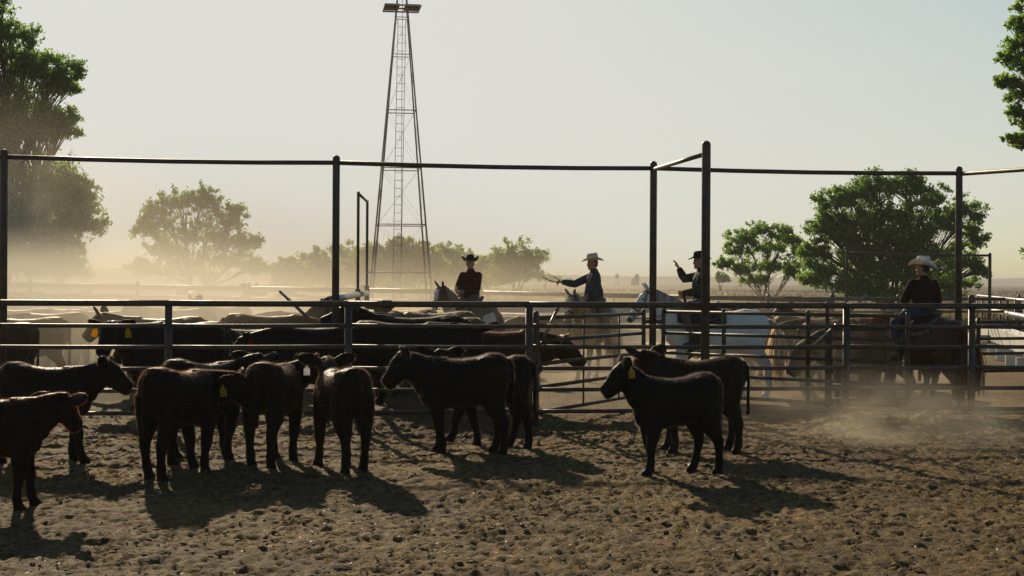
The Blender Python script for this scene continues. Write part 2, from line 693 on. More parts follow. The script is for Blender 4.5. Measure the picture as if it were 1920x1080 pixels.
# ------------------------------------------------------------------ pipe fences, gates, overhead frames
def rail(parent, a, b, r, mat=None, sides=10, name='rail', sag=0.0):
    a, b = Vector(a), Vector(b)
    if sag:
        pts = [a.lerp(b, t) + Vector((0, 0, -sag * 4 * t * (1 - t))) for t in (0, 0.25, 0.5, 0.75, 1)]
        return MB().tube(pts, r, sides, hint=(0, 0, 1)).build(name, mat or M['pipe'], parent)
    return MB().tube([a, b], r, sides, hint=(0, 0, 1)).build(name, mat or M['pipe'], parent)


def post(parent, x, y, z0, z1, r, mat=None, dome=True, sides=12, name='post'):
    pts, rd = [(x, y, z0), (x, y, z1)], [r, r]
    if dome:
        for a in (25, 50, 72, 86):
            pts.append((x, y, z1 + r * 0.85 * math.sin(math.radians(a))))
            rd.append(max(r * math.cos(math.radians(a)), 0.003))
    return MB().tube(pts, rd, sides, hint=(1, 0, 0)).build(name, mat or M['pipe'], parent)


def fxy(px):
    """Point of the near fence line at an image column."""
    k = (px - 960.0) / F
    Y = 19.57 / (1 - 0.12 * k)
    return k * Y + ROLL * CAMH * 0.3, Y


RAILZ = (1.685, 1.388, 1.103, 0.808, 0.518, 0.218)


def near_fence(pxs, tall, label, post_r=0.05):
    root = empty('pipe_fence', (0, 0, 0))
    tag(root, label, 'fence')
    P = [fxy(p) for p in pxs]
    for i, (x, y) in enumerate(P):
        if pxs[i] in tall:
            continue
        post(root, x, y, -0.25, 1.65, post_r, dome=False)
    for i in range(len(P) - 1):
        (x0, y0), (x1, y1) = P[i], P[i + 1]
        for j, z in enumerate(RAILZ):
            r = 0.041 if j == 0 else 0.0285
            off = 0.0 if j == 0 else -0.012
            rail(root, (x0, y0 + off, z + 0.006 * math.sin(i * 3.1 + j)), (x1, y1 + off, z + 0.006 * math.sin(i * 3.1 + 3.1 + j)), r, sag=0.006 if j else 0.003, sides=10)
    return root


fa = near_fence([-120, 316, 653, 992], (), 'dark pipe fence of six rails running behind the calves on the left')
xs_, ys_ = fxy(725)
dx = Vector((1, 0.12, 0)).normalized()
c0 = Vector((xs_, ys_, 1.683))
MB().tube([c0 - dx * 0.07, c0 - dx * 0.055, c0 + dx * 0.055, c0 + dx * 0.07], [0.046, 0.054, 0.054, 0.046], 12, hint=(0, 0, 1)).build('coupling', M['pipe'], fa)
fb = near_fence([992, 1322, 1587, 1822], (992, 1322), 'dark six-rail pipe fence section in front of the riders and gates')
fc = near_fence([1822, 2100], (1822,), 'dark pipe fence rails right of the thick capped post, reaching the picture edge')

# overhead frame: tall posts behind the fence with one pipe along their tops
BACK = [(-120 - 960, 0)]
TALL = {5: 21.7, 628: 22.45, 1223: 23.2, 1796: 23.9}
frame = empty('overhead_pipe_frame', (0, 0, 0))
tag(frame, 'tall pipe frame with one long overhead bar spanning the whole pen', 'pipe frame')
pts = {}
for px, Y in TALL.items():
    p = gx(px, Y)
    pts[px] = p
    post(frame, p.x, p.y, -0.3, 3.93, 0.058)
p0, p1 = pts[5], pts[628]
pts[-620] = p0 + (p0 - p1)
post(frame, pts[-620].x, pts[-620].y, -0.3, 3.93, 0.058)
x3, y3 = fxy(1322)
pts['front'] = Vector((x3, y3 - 0.03, 0))
post(frame, pts['front'].x, pts['front'].y, -0.3, 3.93, 0.062)
pr = Vector((10.3, 20.4, 0))
post(frame, pr.x, pr.y, -0.3, 3.93, 0.058)
ZT = 3.86
for a, b in ((-620, 5), (5, 628), (628, 1223), (1223, 1796)):
    rail(frame, pts[a] + Vector((0, 0, ZT)), pts[b] + Vector((0, 0, ZT)), 0.036, name='crossbar', sag=0.025)
rail(frame, pts[1223] + Vector((0, -0.02, ZT - 0.02)), pts['front'] + Vector((0, 0, ZT - 0.06)), 0.033, name='crossbar')
rail(frame, pts[1796] + Vector((0, 0, ZT - 0.01)), pr + Vector((0, 0, ZT)), 0.036, name='crossbar')


def gate(a, b, zs, label, ups=(0.0, 1.0), thin=(), r=0.027, top=None, mat=None):
    root = empty('pipe_gate', tuple(a))
    tag(root, label, 'gate')
    a, b = Vector(a), Vector(b)
    o = Vector(a)
    z_top = top or zs[0]
    for t in ups:
        p = a.lerp(b, t) - o
        post(root, p.x, p.y, zs[-1] - 0.05, z_top + 0.04, 0.034, mat, dome=True, sides=10, name='upright')
    for t in thin:
        p = a.lerp(b, t) - o
        post(root, p.x, p.y - 0.035, zs[-1], zs[0], 0.014, mat, dome=False, sides=8, name='brace')
    for z in zs:
        rail(root, a - o + Vector((0, 0, z)), b - o + Vector((0, 0, z)), r, mat)
    return root


ax, ay = fxy(1007)
ga = gate((ax, ay + 0.12, 0), tuple(gx(1206, 23.1)), (1.495, 1.175, 0.855, 0.53, 0.18), 'open pipe gate slanting away from the fence in front of the palomino horse', (0, 1), (0.40, 0.74))
gb = gate(tuple(gx(1243, 23.1)), tuple(gx(1701, 20.55)), (1.525, 1.18, 0.86, 0.53, 0.20), 'long pipe gate slanting toward the fence in front of the white horse', (0, 0.27, 0.62, 1), ())
# hinges between the gates and the tall post
hp = pts[1223]
for g, px in ((ga, 1206), (gb, 1243)):
    e = gx(px, 23.1)
    for z in (1.36, 0.45):
        rail(g, e - g.location + Vector((0, 0, z)), Vector((hp.x, hp.y, z)) - g.location, 0.03, name='hinge')


def single_post(px, Y, top, r, label):
    p = gx(px, Y)
    o = post(None, p.x, p.y, -0.3, top, r, name='pipe_post')
    return tag(o, label, 'post')


single_post(1004, ay + 0.02 + 0.06, 1.56, 0.042, 'short capped latch post beside the slanting gate with the chain')
single_post(1550, 21.4, 1.70, 0.032, 'thin capped pipe post behind the fence left of the chestnut horse')
single_post(1820, 21.2, 1.80, 0.05, 'thick capped pipe post standing behind the fence at the right')

# slanting latch bar and the chain on the gate
lb = MB().tube([at(1049, 570, 19.75), at(1043, 584, 19.75)], 0.016, 8).tube([at(1046, 577, 19.75), at(1044, 583, 19.75)], 0.03, 10)
lb.tube([at(1043, 584, 19.75), at(1016, 640, 19.7)], 0.022, 10).tube([at(1018, 636, 19.7), at(1001, 665, 19.66)], 0.011, 8)
tag(lb.build('latch_bar', M['galv'], None), 'slanting steel latch bar leaning across the gate end beside the brown cow', 'latch bar')


def chain(px, y0, y1, Y, label):
    mb = MB()
    a, b = at(px, y0, Y), at(px + 1, y1, Y)
    n = int((a - b).length / 0.032)
    for i in range(n):
        c = a.lerp(b, (i + 0.5) / n)
        ring = []
        for k in range(9):
            t = 2 * PI * k / 8
            q = Vector((0.011 * math.cos(t), 0, 0.021 * math.sin(t)))
            if i % 2:
                q = Vector((0, q.x, q.z))
            ring.append(c + q)
        mb.tube(ring, 0.0042, 5, hint=(0.3, 0.8, 0.2), cap=False)
    return tag(mb.build('chain', M['galv'], None), label, 'chain')


chain(1011, 665, 728, 19.62, 'short steel chain hanging from the latch post of the slanting gate')
chain(1565, 655, 765, 20.3, 'long steel chain hanging between fence rails near the dust plume')
chain(1694, 668, 716, 20.3, 'short chain hanging at the end upright of the long gate')

# panels behind the fence on the right
P1, P2 = gx(1555, 21.6), gx(1806, 21.9)
gate(tuple(P1), tuple(P2), (1.30, 1.02, 0.72, 0.45, 0.24), 'pipe panel behind the fence at the legs of the chestnut horse', (0.0, 1.0), (), 0.022)
P1, P2 = gx(1834, 21.9), gx(2080, 22.6)
gate(tuple(P1), tuple(P2), (1.42, 1.16, 0.93, 0.66, 0.40), 'pipe panel at the right edge behind the last fence rails', (0.0, 1.0), (), 0.024)

# poles sticking up out of the herd
o = MB().tube([at(525, 546, 26.0), at(600, 618, 25.5)], 0.03, 8).build('leaning_pole', M['pipe'], None)
tag(o, 'dark pole slanting down toward the black cow with raised head', 'pole')
o = MB().tube([at(1626, 553, 21.3), at(1526, 648, 21.0)], 0.018, 8).build('leaning_pole', M['galv'], None)
tag(o, 'thin steel rod slanting behind the fence left of the chestnut horse', 'pole')

# small gate frame in the dust
sf = empty('pipe_gateway', (0, 0, 0))
tag(sf, 'narrow tall pipe frame left of the windmill tower', 'pipe frame')
q1, q2 = gx(670, 30.0), gx(687, 33.2)
post(sf, q1.x, q1.y, -0.2, 3.86, 0.031, M['pipe'], dome=True)
post(sf, q2.x, q2.y, -0.2, 3.86, 0.031, M['pipe'], dome=True)
post(sf, q1.x, q1.y, -0.2, 1.82, 0.058, M['pipe'], dome=False, name='collar')
post(sf, q2.x, q2.y, -0.2, 1.88, 0.058, M['pipe'], dome=False, name='collar')
rail(sf, q1 + Vector((0, 0, 3.84)), q2 + Vector((0, 0, 3.84)), 0.03, name='crossbar')
rf = empty('pipe_fence', (0, 0, 0))
tag(rf, 'sunlit thick pipe rail running back to the narrow frame by the tall post', 'fence')
s0 = gx(612, 24.2)
for z, r in ((1.66, 0.065), (1.2, 0.04), (0.75, 0.04)):
    rail(rf, s0 + Vector((0, 0, z)), q1 + Vector((0, 0, z + 0.05)), r, M['galv'] if z > 1.5 else M['pipe'])
rail(rf, q1 + Vector((0, 0, 1.71)), q2 + Vector((0, 0, 1.71)), 0.06, M['galv'])
post(rf, s0.x, s0.y, -0.2, 1.68, 0.05, M['pipe'])


def long_fence(spots, zs, r, label, post_r=0.06, mat=None, top=0.1, per=5.0, stub=None):
    """Fence over ground points; rails drop or rise with the points' own z offset."""
    root = empty('pipe_fence', (0, 0, 0))
    tag(root, label, 'fence')
    for (a, b) in zip(spots[:-1], spots[1:]):
        a, b = Vector(a), Vector(b)
        n = max(1, int(round((b - a).length / per)))
        for i in range(n):
            p, q = a.lerp(b, i / n), a.lerp(b, (i + 1) / n)
            post(root, p.x, p.y, -0.2, p.z + zs[0] + top, post_r, mat, sides=8)
            for j, z in enumerate(zs):
                rail(root, p + Vector((0, 0, z)), q + Vector((0, 0, z)), r if j == 0 else r * 0.75, mat, sides=8)
        last = b
    post(root, last.x, last.y, -0.2, last.z + zs[0] + top, post_r, mat, sides=8)
    return root


L0, L1, L2 = gx(-330, 47), gx(900, 43), gx(1560, 37)
L0.z, L1.z, L2.z = 0.20, 0.0, -0.10
long_fence([L0, L1], (1.68, 1.36, 1.02, 0.66, 0.3), 0.065, 'long far pipe fence veiled in dust behind the herd', 0.062, M['pipe'], 0.12, 3.75)
long_fence([L1, L2], (1.66, 1.34, 1.02, 0.66, 0.3), 0.065, 'far pipe fence behind the riders in the middle', 0.062, M['pipe'], 0.12, 5.2)
R0, R1_ = gx(1440, 37.5), gx(2120, 42)
long_fence([R0 + Vector((0, 0, -0.12)), R1_ + Vector((0, 0, -0.12))], (1.70, 1.35, 1.0, 0.65), 0.05, 'far pipe fence under the right trees', 0.055, M['pipe_grey'], 0.08, 4.2)
B0, B1 = gx(-200, 62), gx(1500, 60)
long_fence([B0 + Vector((0, 0, 0.1)), B1 + Vector((0, 0, -0.15))], (1.55, 1.15, 0.75), 0.04, 'thin second fence behind the far pipe fence', 0.045, M['pipe'], 0.06, 7.5)

# bright pipe lane fence on the far right
l0, l1 = gx(2010, 28.0), gx(1832, 50.0)
lane = empty('pipe_fence', (0, 0, 0))
tag(lane, 'sunlit pale pipe lane fence running away at the right edge', 'fence')
for i in range(12):
    p = l0.lerp(l1, i / 11)
    post(lane, p.x, p.y, -0.2, 1.62, 0.03, M['pipe'], dome=False, sides=8)
for z, r in ((1.60, 0.04), (1.18, 0.085), (0.72, 0.06)):
    rail(lane, l0 + Vector((0, 0, z)), l1 + Vector((0, 0, z)), r, M['galv'])
trough = MB()
t0, t1 = gx(1990, 27.2), gx(1846, 44)
dv = (t1 - t0).normalized()
sd = Vector((-dv.y, dv.x, 0))
for a_, b_, z_, w_ in ((t0, t1, 0.9, 0.30),):
    prof = [(-0.15, 0.45), (-0.20, 0.86), (-0.15, 0.88), (-0.10, 0.56), (0.10, 0.56), (0.15, 0.88), (0.20, 0.86), (0.15, 0.45)]
    base = len(trough.v)
    for e in (a_, b_):
        for (s_, zz) in prof:
            trough.v.append(e + sd * s_ + Vector((0, 0, zz - 0.05)))
    n = len(prof)
    for k in range(n):
        trough.f.append((base + k, base + (k + 1) % n, base + n + (k + 1) % n, base + n + k))
    trough.f.append(tuple(base + k for k in range(n)))
    trough.f.append(tuple(base + n + k for k in reversed(range(n))))
    for i in range(7):
        p = a_.lerp(b_, (i + 0.3) / 7)
        trough.box(p + Vector((0, 0, 0.15)), (0.5, 0.12, 0.33), Matrix.Rotation(math.atan2(sd.y, sd.x), 3, 'Z'))
tag(trough.build('feed_trough', M['white_paint'], None, sm=False), 'long pale feed trough beside the sunlit lane fence', 'trough')


def board_fence(a, b, label, zs=(1.27, 1.02, 0.62), th=0.13):
    """Pale guard boards along a feed line."""
    root = empty('board_fence', tuple(a))
    tag(root, label, 'fence')
    a, b = Vector(a), Vector(b)
    d = (b - a).normalized()
    an = math.atan2(d.y, d.x)
    L_ = (b - a).length
    n = max(2, int(L_ / 4))
    R_ = Matrix.Rotation(an, 3, 'Z')
    for i in range(n):
        c = (a.lerp(b, (i + 0.5) / n) - a)
        for z in zs:
            MB().box(c + Vector((0, 0, z)), (L_ / n - 0.02, 0.05, th if z > 0.8 else 0.3), R_).build('board', M['concrete'], root, sm=False)
    for i in range(n + 1):
        c = a.lerp(b, i / n) - a
        MB().box(c + R_ @ Vector((0, 0.08, 0)) + Vector((0, 0, 0.65)), (0.11, 0.1, 1.5), R_).build('post', M['plank'], root, sm=False)
    return root


board_fence(gx(-150, 39), gx(640, 38), 'pale boards of a feed line in the dust behind the left herd')
board_fence(gx(905, 37), gx(1240, 36.5), 'pale boards of a feed line behind the palomino horse')

# frame on the right under the big tree
rf2 = empty('pipe_gateway', (0, 0, 0))
tag(rf2, 'wide tall pipe frame in front of the big right tree', 'pipe frame')
a1, a2 = gx(1587, 40.0), gx(1855, 40.6)
post(rf2, a1.x, a1.y, -0.2, 2.90, 0.047, M['pipe'])
post(rf2, a2.x, a2.y, -0.2, 2.86, 0.047, M['pipe'])
rail(rf2, a1 + Vector((0, 0, 2.86)), a2 + Vector((0, 0, 2.82)), 0.034, name='crossbar', sag=0.02)

# small white sign hanging by the windmill
sg = MB().box(at(694, 511, 33.0), (0.15, 0.03, 0.035)).build('white_plate', M['white_paint'], None, sm=False)
tag(sg, 'small white plate fixed to the narrow pipe frame', 'plate')
MB().box(at(690.5, 511, 33.05), (0.08, 0.02, 0.02)).build('bracket', M['pipe'], sg, sm=False)


# ------------------------------------------------------------------ windmill tower
def windmill():
    D = 58.0
    c = gx(750, D)
    root = empty('windmill_tower', tuple(c), math.radians(8.4))
    tag(root, 'tall four-legged steel windmill tower with ladder and platform', 'tower')
    mpp = D / F
    zt = lambda py: CAMH + (526.7 - py) * mpp
    s_of = lambda z: (102.0 * mpp) * (1 - (z - zt(511)) / (zt(-105) - zt(511)))
    Ztop = zt(-70)

    def corner(i, z):
        h = s_of(z) / 2
        return Vector(((-h, h, h, -h)[i], (-h, -h, h, h)[i], z))
    for i in range(4):
        MB().tube([corner(i, -0.2), corner(i, Ztop)], [0.044, 0.030], 6).build('leg', M['tower'], root)
    rings = [zt(y) for y in (511, 422, 317, 209, 104, 34)]
    for z in rings:
        for i in range(4):
            MB().tube([corner(i, z), corner((i + 1) % 4, z)], 0.022 if z < 9 else 0.018, 5).build('girt', M['tower'], root)
    lv = [zt(545)] + rings
    for a, b in zip(lv[:-1], lv[1:]):
        for i in range(4):
            j = (i + 1) % 4
            MB().tube([corner(i, a), corner(j, b)], 0.0034, 4).build('brace_wire', M['tower'], root)
            MB().tube([corner(j, a), corner(i, b)], 0.0034, 4).build('brace_wire', M['tower'], root)
    lad = MB()
    zl0, zl1 = 0.3, zt(36)
    lp = lambda s, z: Vector((s * 0.16 - 0.20 + 0.20 * z / zl1, 0.05 - s_of(z) * 0.22, z))
    for s in (-1, 1):
        lad.tube([lp(s, zl0), lp(s, zl1)], 0.012, 5)
    lo = lad.build('ladder', M['tower'], root)
    n = int((zl1 - zl0) / 0.33)
    for k in range(n):
        z = zl0 + (k + 0.5) * 0.33
        MB().tube([lp(-1, z), lp(1, z)], 0.009, 4).build('rung', M['tower'], lo)
    MB().tube([(0.03, 0, 0.2), (0.02, 0, Ztop)], 0.012, 5).build('pump_rod', M['tower'], root)
    # platform, a square of boards on a frame
    zp = zt(16)
    pf = MB()
    h = 0.72
    for y in (-h, 0, h):
        pf.box((0, y, zp), (2 * h, 0.05, 0.06))
    for x in (-h, h):
        pf.box((x, 0, zp + 0.002), (0.05, 2 * h + 0.05, 0.055))
    po = pf.build('platform', M['tower'], root, sm=False)
    for k in range(5):
        y = -0.58 + k * 0.29
        MB().box((-0.42, y, zp + 0.05), (0.62, 0.18, 0.03)).build('plank', M['plank'], po, sm=False)
        MB().box((0.40, y, zp + 0.05), (0.60, 0.17, 0.03)).build('plank', M['plank'], po, sm=False)
    return root


windmill()

# tiny grain elevator and water tower on the horizon
ge = empty('grain_elevator', tuple(gx(1193, 900)))
tag(ge, 'tiny pale grain elevator on the horizon right of the straw-hatted rider', 'building')
MB().box((0, 0, 2.3), (3.6, 4, 6.6)).build('wall', M['concrete'], ge, sm=False)
MB().box((0.3, 0, 6.3), (1.8, 2.4, 1.8)).build('headhouse', M['concrete'], ge, sm=False)
for k in range(3):
    MB().tube([(-2.6, -1.6 + 1.6 * k, -1), (-2.6, -1.6 + 1.6 * k, 4.2)], 0.75, 10).build('silo', M['concrete'], ge)
wt = empty('water_tower', tuple(gx(1157, 950)))
tag(wt, 'tiny water tower on the horizon above the palomino rider', 'tower')
MB().ball((0, 0, 6.0), (1.3, 1.3, 1.6)).build('tank', M['concrete'], wt)
for s in (-1, 1):
    MB().tube([(s * 1.0, 0, -1), (s * 0.8, 0, 5.4)], 0.2, 6).build('leg', M['concrete'], wt)

# ------------------------------------------------------------------ trees
def bez(a, b, c, n):
    return [a * ((1 - t) ** 2) + b * (2 * t * (1 - t)) + c * (t * t) for t in [i / n for i in range(n + 1)]]


def tree(name, label, cat, px, D, lobes, leaf, mat, seed, clumps=42, per=44, trunk_r=0.22, fork=0.22, group=None, wood=True, stems=3, spread=1.0, lean=0.0, depth=0.8, clr=0.40):
    """lobes: (px, py, rx, ry) of crown masses in picture pixels at distance D; each gets its own limbs and leaf sprays."""
    rs = np.random.default_rng(seed)
    base = gx(px, D)
    root = empty(name, tuple(base))
    tag(root, label, cat, group)
    mpp = D / F
    L = []
    for (lx, ly, rx, ry) in lobes:
        p = at(lx, ly, D) - base
        p.y += rs.uniform(-1, 1) * rx * mpp * depth * 0.6
        L.append((p, Vector((rx * mpp, max(rx, ry) * mpp * depth, ry * mpp))))
    H = max(p.z + r.z for p, r in L)
    wb = MB()
    st = []
    for i in range(stems):
        a = 2 * PI * i / stems + rs.uniform(0, 1)
        top = Vector((math.cos(a) * H * 0.06 + lean * H * 0.1, math.sin(a) * H * 0.06, H * fork * rs.uniform(0.85, 1.2)))
        foot = Vector((math.cos(a) * trunk_r * 0.5, math.sin(a) * trunk_r * 0.5, -0.3))
        wb.tube([foot, foot.lerp(top, 0.5) + Vector((rs.uniform(-.1, .1), rs.uniform(-.1, .1), 0)), top], [trunk_r, trunk_r * 0.72, trunk_r * 0.55], 8)
        st.append(top)
    C, O, CR = [], [], []
    for (p, r) in L:
        s = min(st, key=lambda q: (q - p).length + rs.uniform(0, 0.6))
        mid = s.lerp(p, 0.5) + Vector((rs.uniform(-0.16, 0.16), rs.uniform(-0.16, 0.16), rs.uniform(-0.02, 0.2))) * (p - s).length
        limb = bez(s, mid, p, 5)
        wb.tube(limb, [trunk_r * (0.30 - 0.24 * i / 5) for i in range(6)], 6)
        for k in range(clumps):
            d = Vector(rs.normal(0, 1, 3))
            d.normalize()
            if d.z < -0.5:
                d.z *= 0.5
            rad = 0.15 + 0.90 * rs.random() ** 0.8 + (0.35 * rs.random() if rs.random() < 0.16 else 0.0)
            c = p + Vector((d.x * r.x, d.y * r.y, d.z * r.z)) * rad
            q = limb[int(rs.integers(2, 6))]
            wb.tube(bez(q, q.lerp(c, 0.55) + Vector((0, 0, 0.05 * (c - q).length)), c, 3), [trunk_r * 0.10, trunk_r * 0.07, trunk_r * 0.045, trunk_r * 0.025], 4)
            C.append(c)
            O.append((c - q).normalized())
            CR.append(clr * (r.x * r.y * r.z) ** (1 / 3) * rs.uniform(0.6, 1.25))
    if wood:
        wb.build('trunk', M['bark'], root)
    C = np.array(C)
    O = np.array([tuple(o) for o in O])
    CR = np.array(CR)
    V = []
    for c, o, cr_ in zip(C, O, CR):
        n = int(per * rs.uniform(0.5, 1.4))
        # short twigs radiating from the clump, leaves set along each of them
        nt_ = max(3, n // 9)
        td = rs.normal(0, 1, (nt_, 3)) * np.array([1, 1, 0.75]) + o * 0.9
        td /= np.linalg.norm(td, axis=1)[:, None]
        tl = cr_ * rs.uniform(0.5, 1.35, nt_)
        k = rs.integers(0, nt_, n)
        t = rs.random(n) ** 0.6
        P = c + td[k] * (tl[k] * t)[:, None] + rs.normal(0, 0.05 * cr_ + leaf * 0.35, (n, 3))
        V.append(P)
    P = np.concatenate(V)
    n = len(P)
    a = rs.normal(0, 1, (n, 3))
    a[:, 2] -= 0.35
    a /= np.linalg.norm(a, axis=1)[:, None]
    b = np.cross(a, rs.normal(0, 1, (n, 3)))
    b /= np.linalg.norm(b, axis=1)[:, None] + 1e-9
    s = leaf * rs.uniform(0.6, 1.35, n)[:, None]
    V = np.stack([P - a * s * 0.6, P + b * s * 0.36, P + a * s * 0.7, P - b * s * 0.36], 1).reshape(-1, 3)
    obj('crown', mesh_np('crown', V, np.arange(4 * n).reshape(-1, 4)), mat, root)
    return root


tree('elm_tree', 'tall dark green tree filling the left edge of the picture', 'tree', -20, 62,
     [(0, 60, 55, 60), (50, 130, 60, 60), (105, 150, 40, 55), (105, 235, 45, 32), (20, 215, 70, 60), (-60, 130, 90, 120), (60, 250, 50, 30), (-20, 290, 60, 40),
      (70, 340, 80, 45), (130, 360, 55, 45), (40, 410, 80, 60), (150, 410, 45, 50), (100, 450, 70, 45), (-40, 420, 90, 90), (30, 490, 80, 40), (115, 500, 45, 25), (-70, -40, 100, 90)],
     0.125, M['leaf_dark'], 3, clumps=54, per=100, trunk_r=0.42, fork=0.18, stems=2)
tree('elm_tree', 'lone ragged dusty tree between the left edge tree and the tall post', 'tree', 372, 112,
     [(300, 395, 32, 24), (335, 378, 32, 22), (385, 372, 28, 26), (395, 410, 40, 34), (290, 430, 34, 24), (345, 440, 40, 28), (440, 415, 26, 28), (470, 455, 26, 18),
      (420, 455, 40, 30), (300, 470, 36, 26), (355, 488, 46, 26), (430, 490, 46, 24), (275, 505, 32, 16), (475, 502, 24, 14), (268, 425, 18, 14), (340, 510, 60, 14)],
     0.19, M['leaf_dark'], 5, clumps=29, per=58, trunk_r=0.34, fork=0.14, stems=4, clr=0.46)
grove = [(545, 505, 30, 26, 0), (590, 495, 34, 30, 1), (640, 488, 40, 34, 2), (690, 490, 36, 34, 3), (752, 470, 30, 26, 5), (740, 500, 40, 28, 4), (790, 488, 36, 34, 6), (835, 492, 36, 34, 7), (880, 497, 34, 32, 8), (915, 503, 28, 24, 9)]
gl = ['low rounded bushy tree at the left end of the hazy grove', 'grove tree just left of the tall middle post', 'grove tree directly behind the tall middle post', 'grove tree behind the narrow pipe frame',
      'low grove tree under the windmill legs', 'dark knobbly tree top rising behind the windmill ladder', 'grove tree at the right leg of the windmill', 'grove tree left of the rider in the red shirt',
      'grove tree directly behind the rider in the red shirt', 'small grove tree beside the round tree']
for (x, y, rx, ry, k) in grove:
    tree('grove_tree', gl[k], 'tree', x, 150 + 6 * (k % 3) - (12 if k == 5 else 0),
         [(x - rx * 0.6, y + ry * 0.2, rx * 0.75, ry * 0.65), (x + rx * 0.6, y + ry * 0.25, rx * 0.75, ry * 0.65), (x, y - ry * 0.35, rx * 0.7, ry * 0.6), (x, y + ry * 0.7, rx * 1.15, ry * 0.5), (x - rx * 0.2, y + ry * 1.1, rx * 1.2, ry * 0.35)],
         0.25, M['leaf_dark'] if k == 5 else M['leaf_mid'], 20 + k, clumps=30, per=66, trunk_r=0.16, fork=0.2, stems=3, group='trees of the hazy grove')
tree('round_tree', 'round green tree at the right end of the hazy grove', 'tree', 970, 135,
     [(968, 476, 36, 26), (945, 495, 28, 26), (998, 488, 28, 28), (970, 505, 44, 26), (990, 515, 32, 18), (950, 520, 30, 16)],
     0.19, M['leaf_mid'], 41, clumps=38, per=68, trunk_r=0.22, fork=0.2)
tree('elm_tree', 'smaller wind-swept tree left of the big right tree', 'tree', 1448, 92,
     [(1395, 448, 30, 16), (1430, 438, 34, 16), (1470, 448, 28, 20), (1380, 470, 26, 12), (1440, 465, 36, 18), (1492, 470, 18, 22), (1365, 496, 22, 10), (1405, 505, 34, 16), (1450, 500, 34, 18), (1485, 510, 20, 20), (1420, 526, 34, 10)],
     0.145, M['leaf_fresh'], 51, clumps=26, per=52, trunk_r=0.15, fork=0.10, stems=5, lean=-0.6, clr=0.46)
tree('elm_tree', 'big broad green tree behind the rider with the white hat', 'tree', 1672, 76,
     [(1560, 380, 36, 22), (1610, 365, 40, 26), (1650, 348, 44, 26), (1700, 350, 40, 26), (1745, 375, 36, 30), (1545, 425, 34, 24), (1590, 415, 44, 28), (1640, 400, 46, 32), (1700, 400, 46, 34),
      (1760, 420, 36, 30), (1810, 400, 30, 30), (1820, 445, 30, 30), (1530, 470, 30, 20), (1560, 505, 50, 24), (1610, 470, 40, 26), (1680, 465, 46, 34), (1740, 475, 46, 34), (1800, 490, 40, 32), (1640, 515, 50, 22),
      (1715, 520, 60, 22), (1790, 530, 50, 18), (1835, 505, 16, 22), (1525, 525, 36, 14), (1600, 440, 50, 30), (1660, 435, 50, 34), (1720, 440, 50, 34), (1640, 490, 60, 26), (1700, 500, 60, 24), (1590, 535, 60, 14), (1610, 552, 60, 10), (1690, 550, 60, 12), (1770, 552, 60, 10)],
     0.135, M['leaf_dark'], 61, clumps=35, per=68, trunk_r=0.3, fork=0.10, stems=5, clr=0.44)
tree('overhanging_tree', 'green leafy boughs hanging in at the top right corner', 'tree', 2120, 44,
     [(1935, 10, 38, 30), (1912, 45, 26, 18), (1925, 80, 40, 22), (1895, 105, 26, 16), (1930, 125, 48, 24), (1890, 155, 26, 14), (1925, 175, 40, 22), (1905, 210, 24, 12), (1940, 225, 40, 22), (1905, 262, 26, 9), (1945, 270, 40, 16), (2050, 80, 110, 90), (2060, 230, 100, 70), (2000, -60, 90, 60), (1945, 475, 24, 30)],
     0.10, M['leaf_fresh'], 71, clumps=34, per=41, trunk_r=0.30, fork=0.3, stems=2, clr=0.30)
far = [(1350, 521, 12, 8, 330, 'tiny distant round tree left of the wind-swept tree'), (1022, 521, 16, 7, 420, 'tiny distant tree on the horizon right of the round tree'), (1045, 524, 9, 5, 520, 'very small tree speck on the horizon near the whip'),
       (1066, 525, 7, 5, 560, 'faint tree speck on the horizon beside the raised arm')]
for i, (x, y, rx, ry, D, lb_) in enumerate(far):
    tree('distant_tree', lb_, 'tree', x, D, [(x, y, rx, ry), (x + rx * 0.6, y + 2, rx * 0.6, ry * 0.7)], 0.6, M['leaf_mid'], 80 + i, clumps=20, per=30, trunk_r=0.25, fork=0.3, stems=2)


def scrub():
    """Low scrub and tall dry grass on the open range: too many to count."""
    rs = np.random.default_rng(99)
    n = 42000
    Y = 66 + 330 * rs.random(n) ** 1.6
    X = (rs.random(n) - 0.5) * Y * 0.95
    dens = fbm(X * 0.05 + 9, Y * 0.05, 3)
    k = dens > 0.42
    X, Y = X[k], Y[k]
    n = len(X)
    h = rs.uniform(0.10, 0.45, n) * (0.6 + fbm(X * 0.08, Y * 0.08 + 40, 2))
    w = rs.uniform(0.06, 0.22, n)
    a = rs.uniform(0, PI, n)
    z = ground_z(X, Y)
    dx_, dy_ = np.cos(a) * w, np.sin(a) * w
    lean = rs.normal(0, 0.12, n)
    V = np.stack([np.stack([X - dx_, Y - dy_, z], -1), np.stack([X + dx_, Y + dy_, z], -1), np.stack([X + lean, Y, z + h], -1)], 1).reshape(-1, 3)
    return mesh_np('dry_scrub', V, np.arange(3 * n).reshape(-1, 3))


M['scrub'] = leaf_mat('dry_scrub', (0.10, 0.08, 0.04), (0.17, 0.14, 0.07), 0.3)
tag(obj('dry_scrub', scrub(), M['scrub']), 'dry grass and low scrub on the open range beyond the pens', 'scrub', kind='stuff')

# ------------------------------------------------------------------ cattle
def rotz(v, a):
    c, s = math.cos(a), math.sin(a)
    return Vector((v[0] * c - v[1] * s, v[0] * s + v[1] * c, v[2]))


def vdir(pitch, yaw):
    p, y = math.radians(pitch), math.radians(yaw)
    return Vector((math.cos(p) * math.cos(y), math.cos(p) * math.sin(y), math.sin(p)))


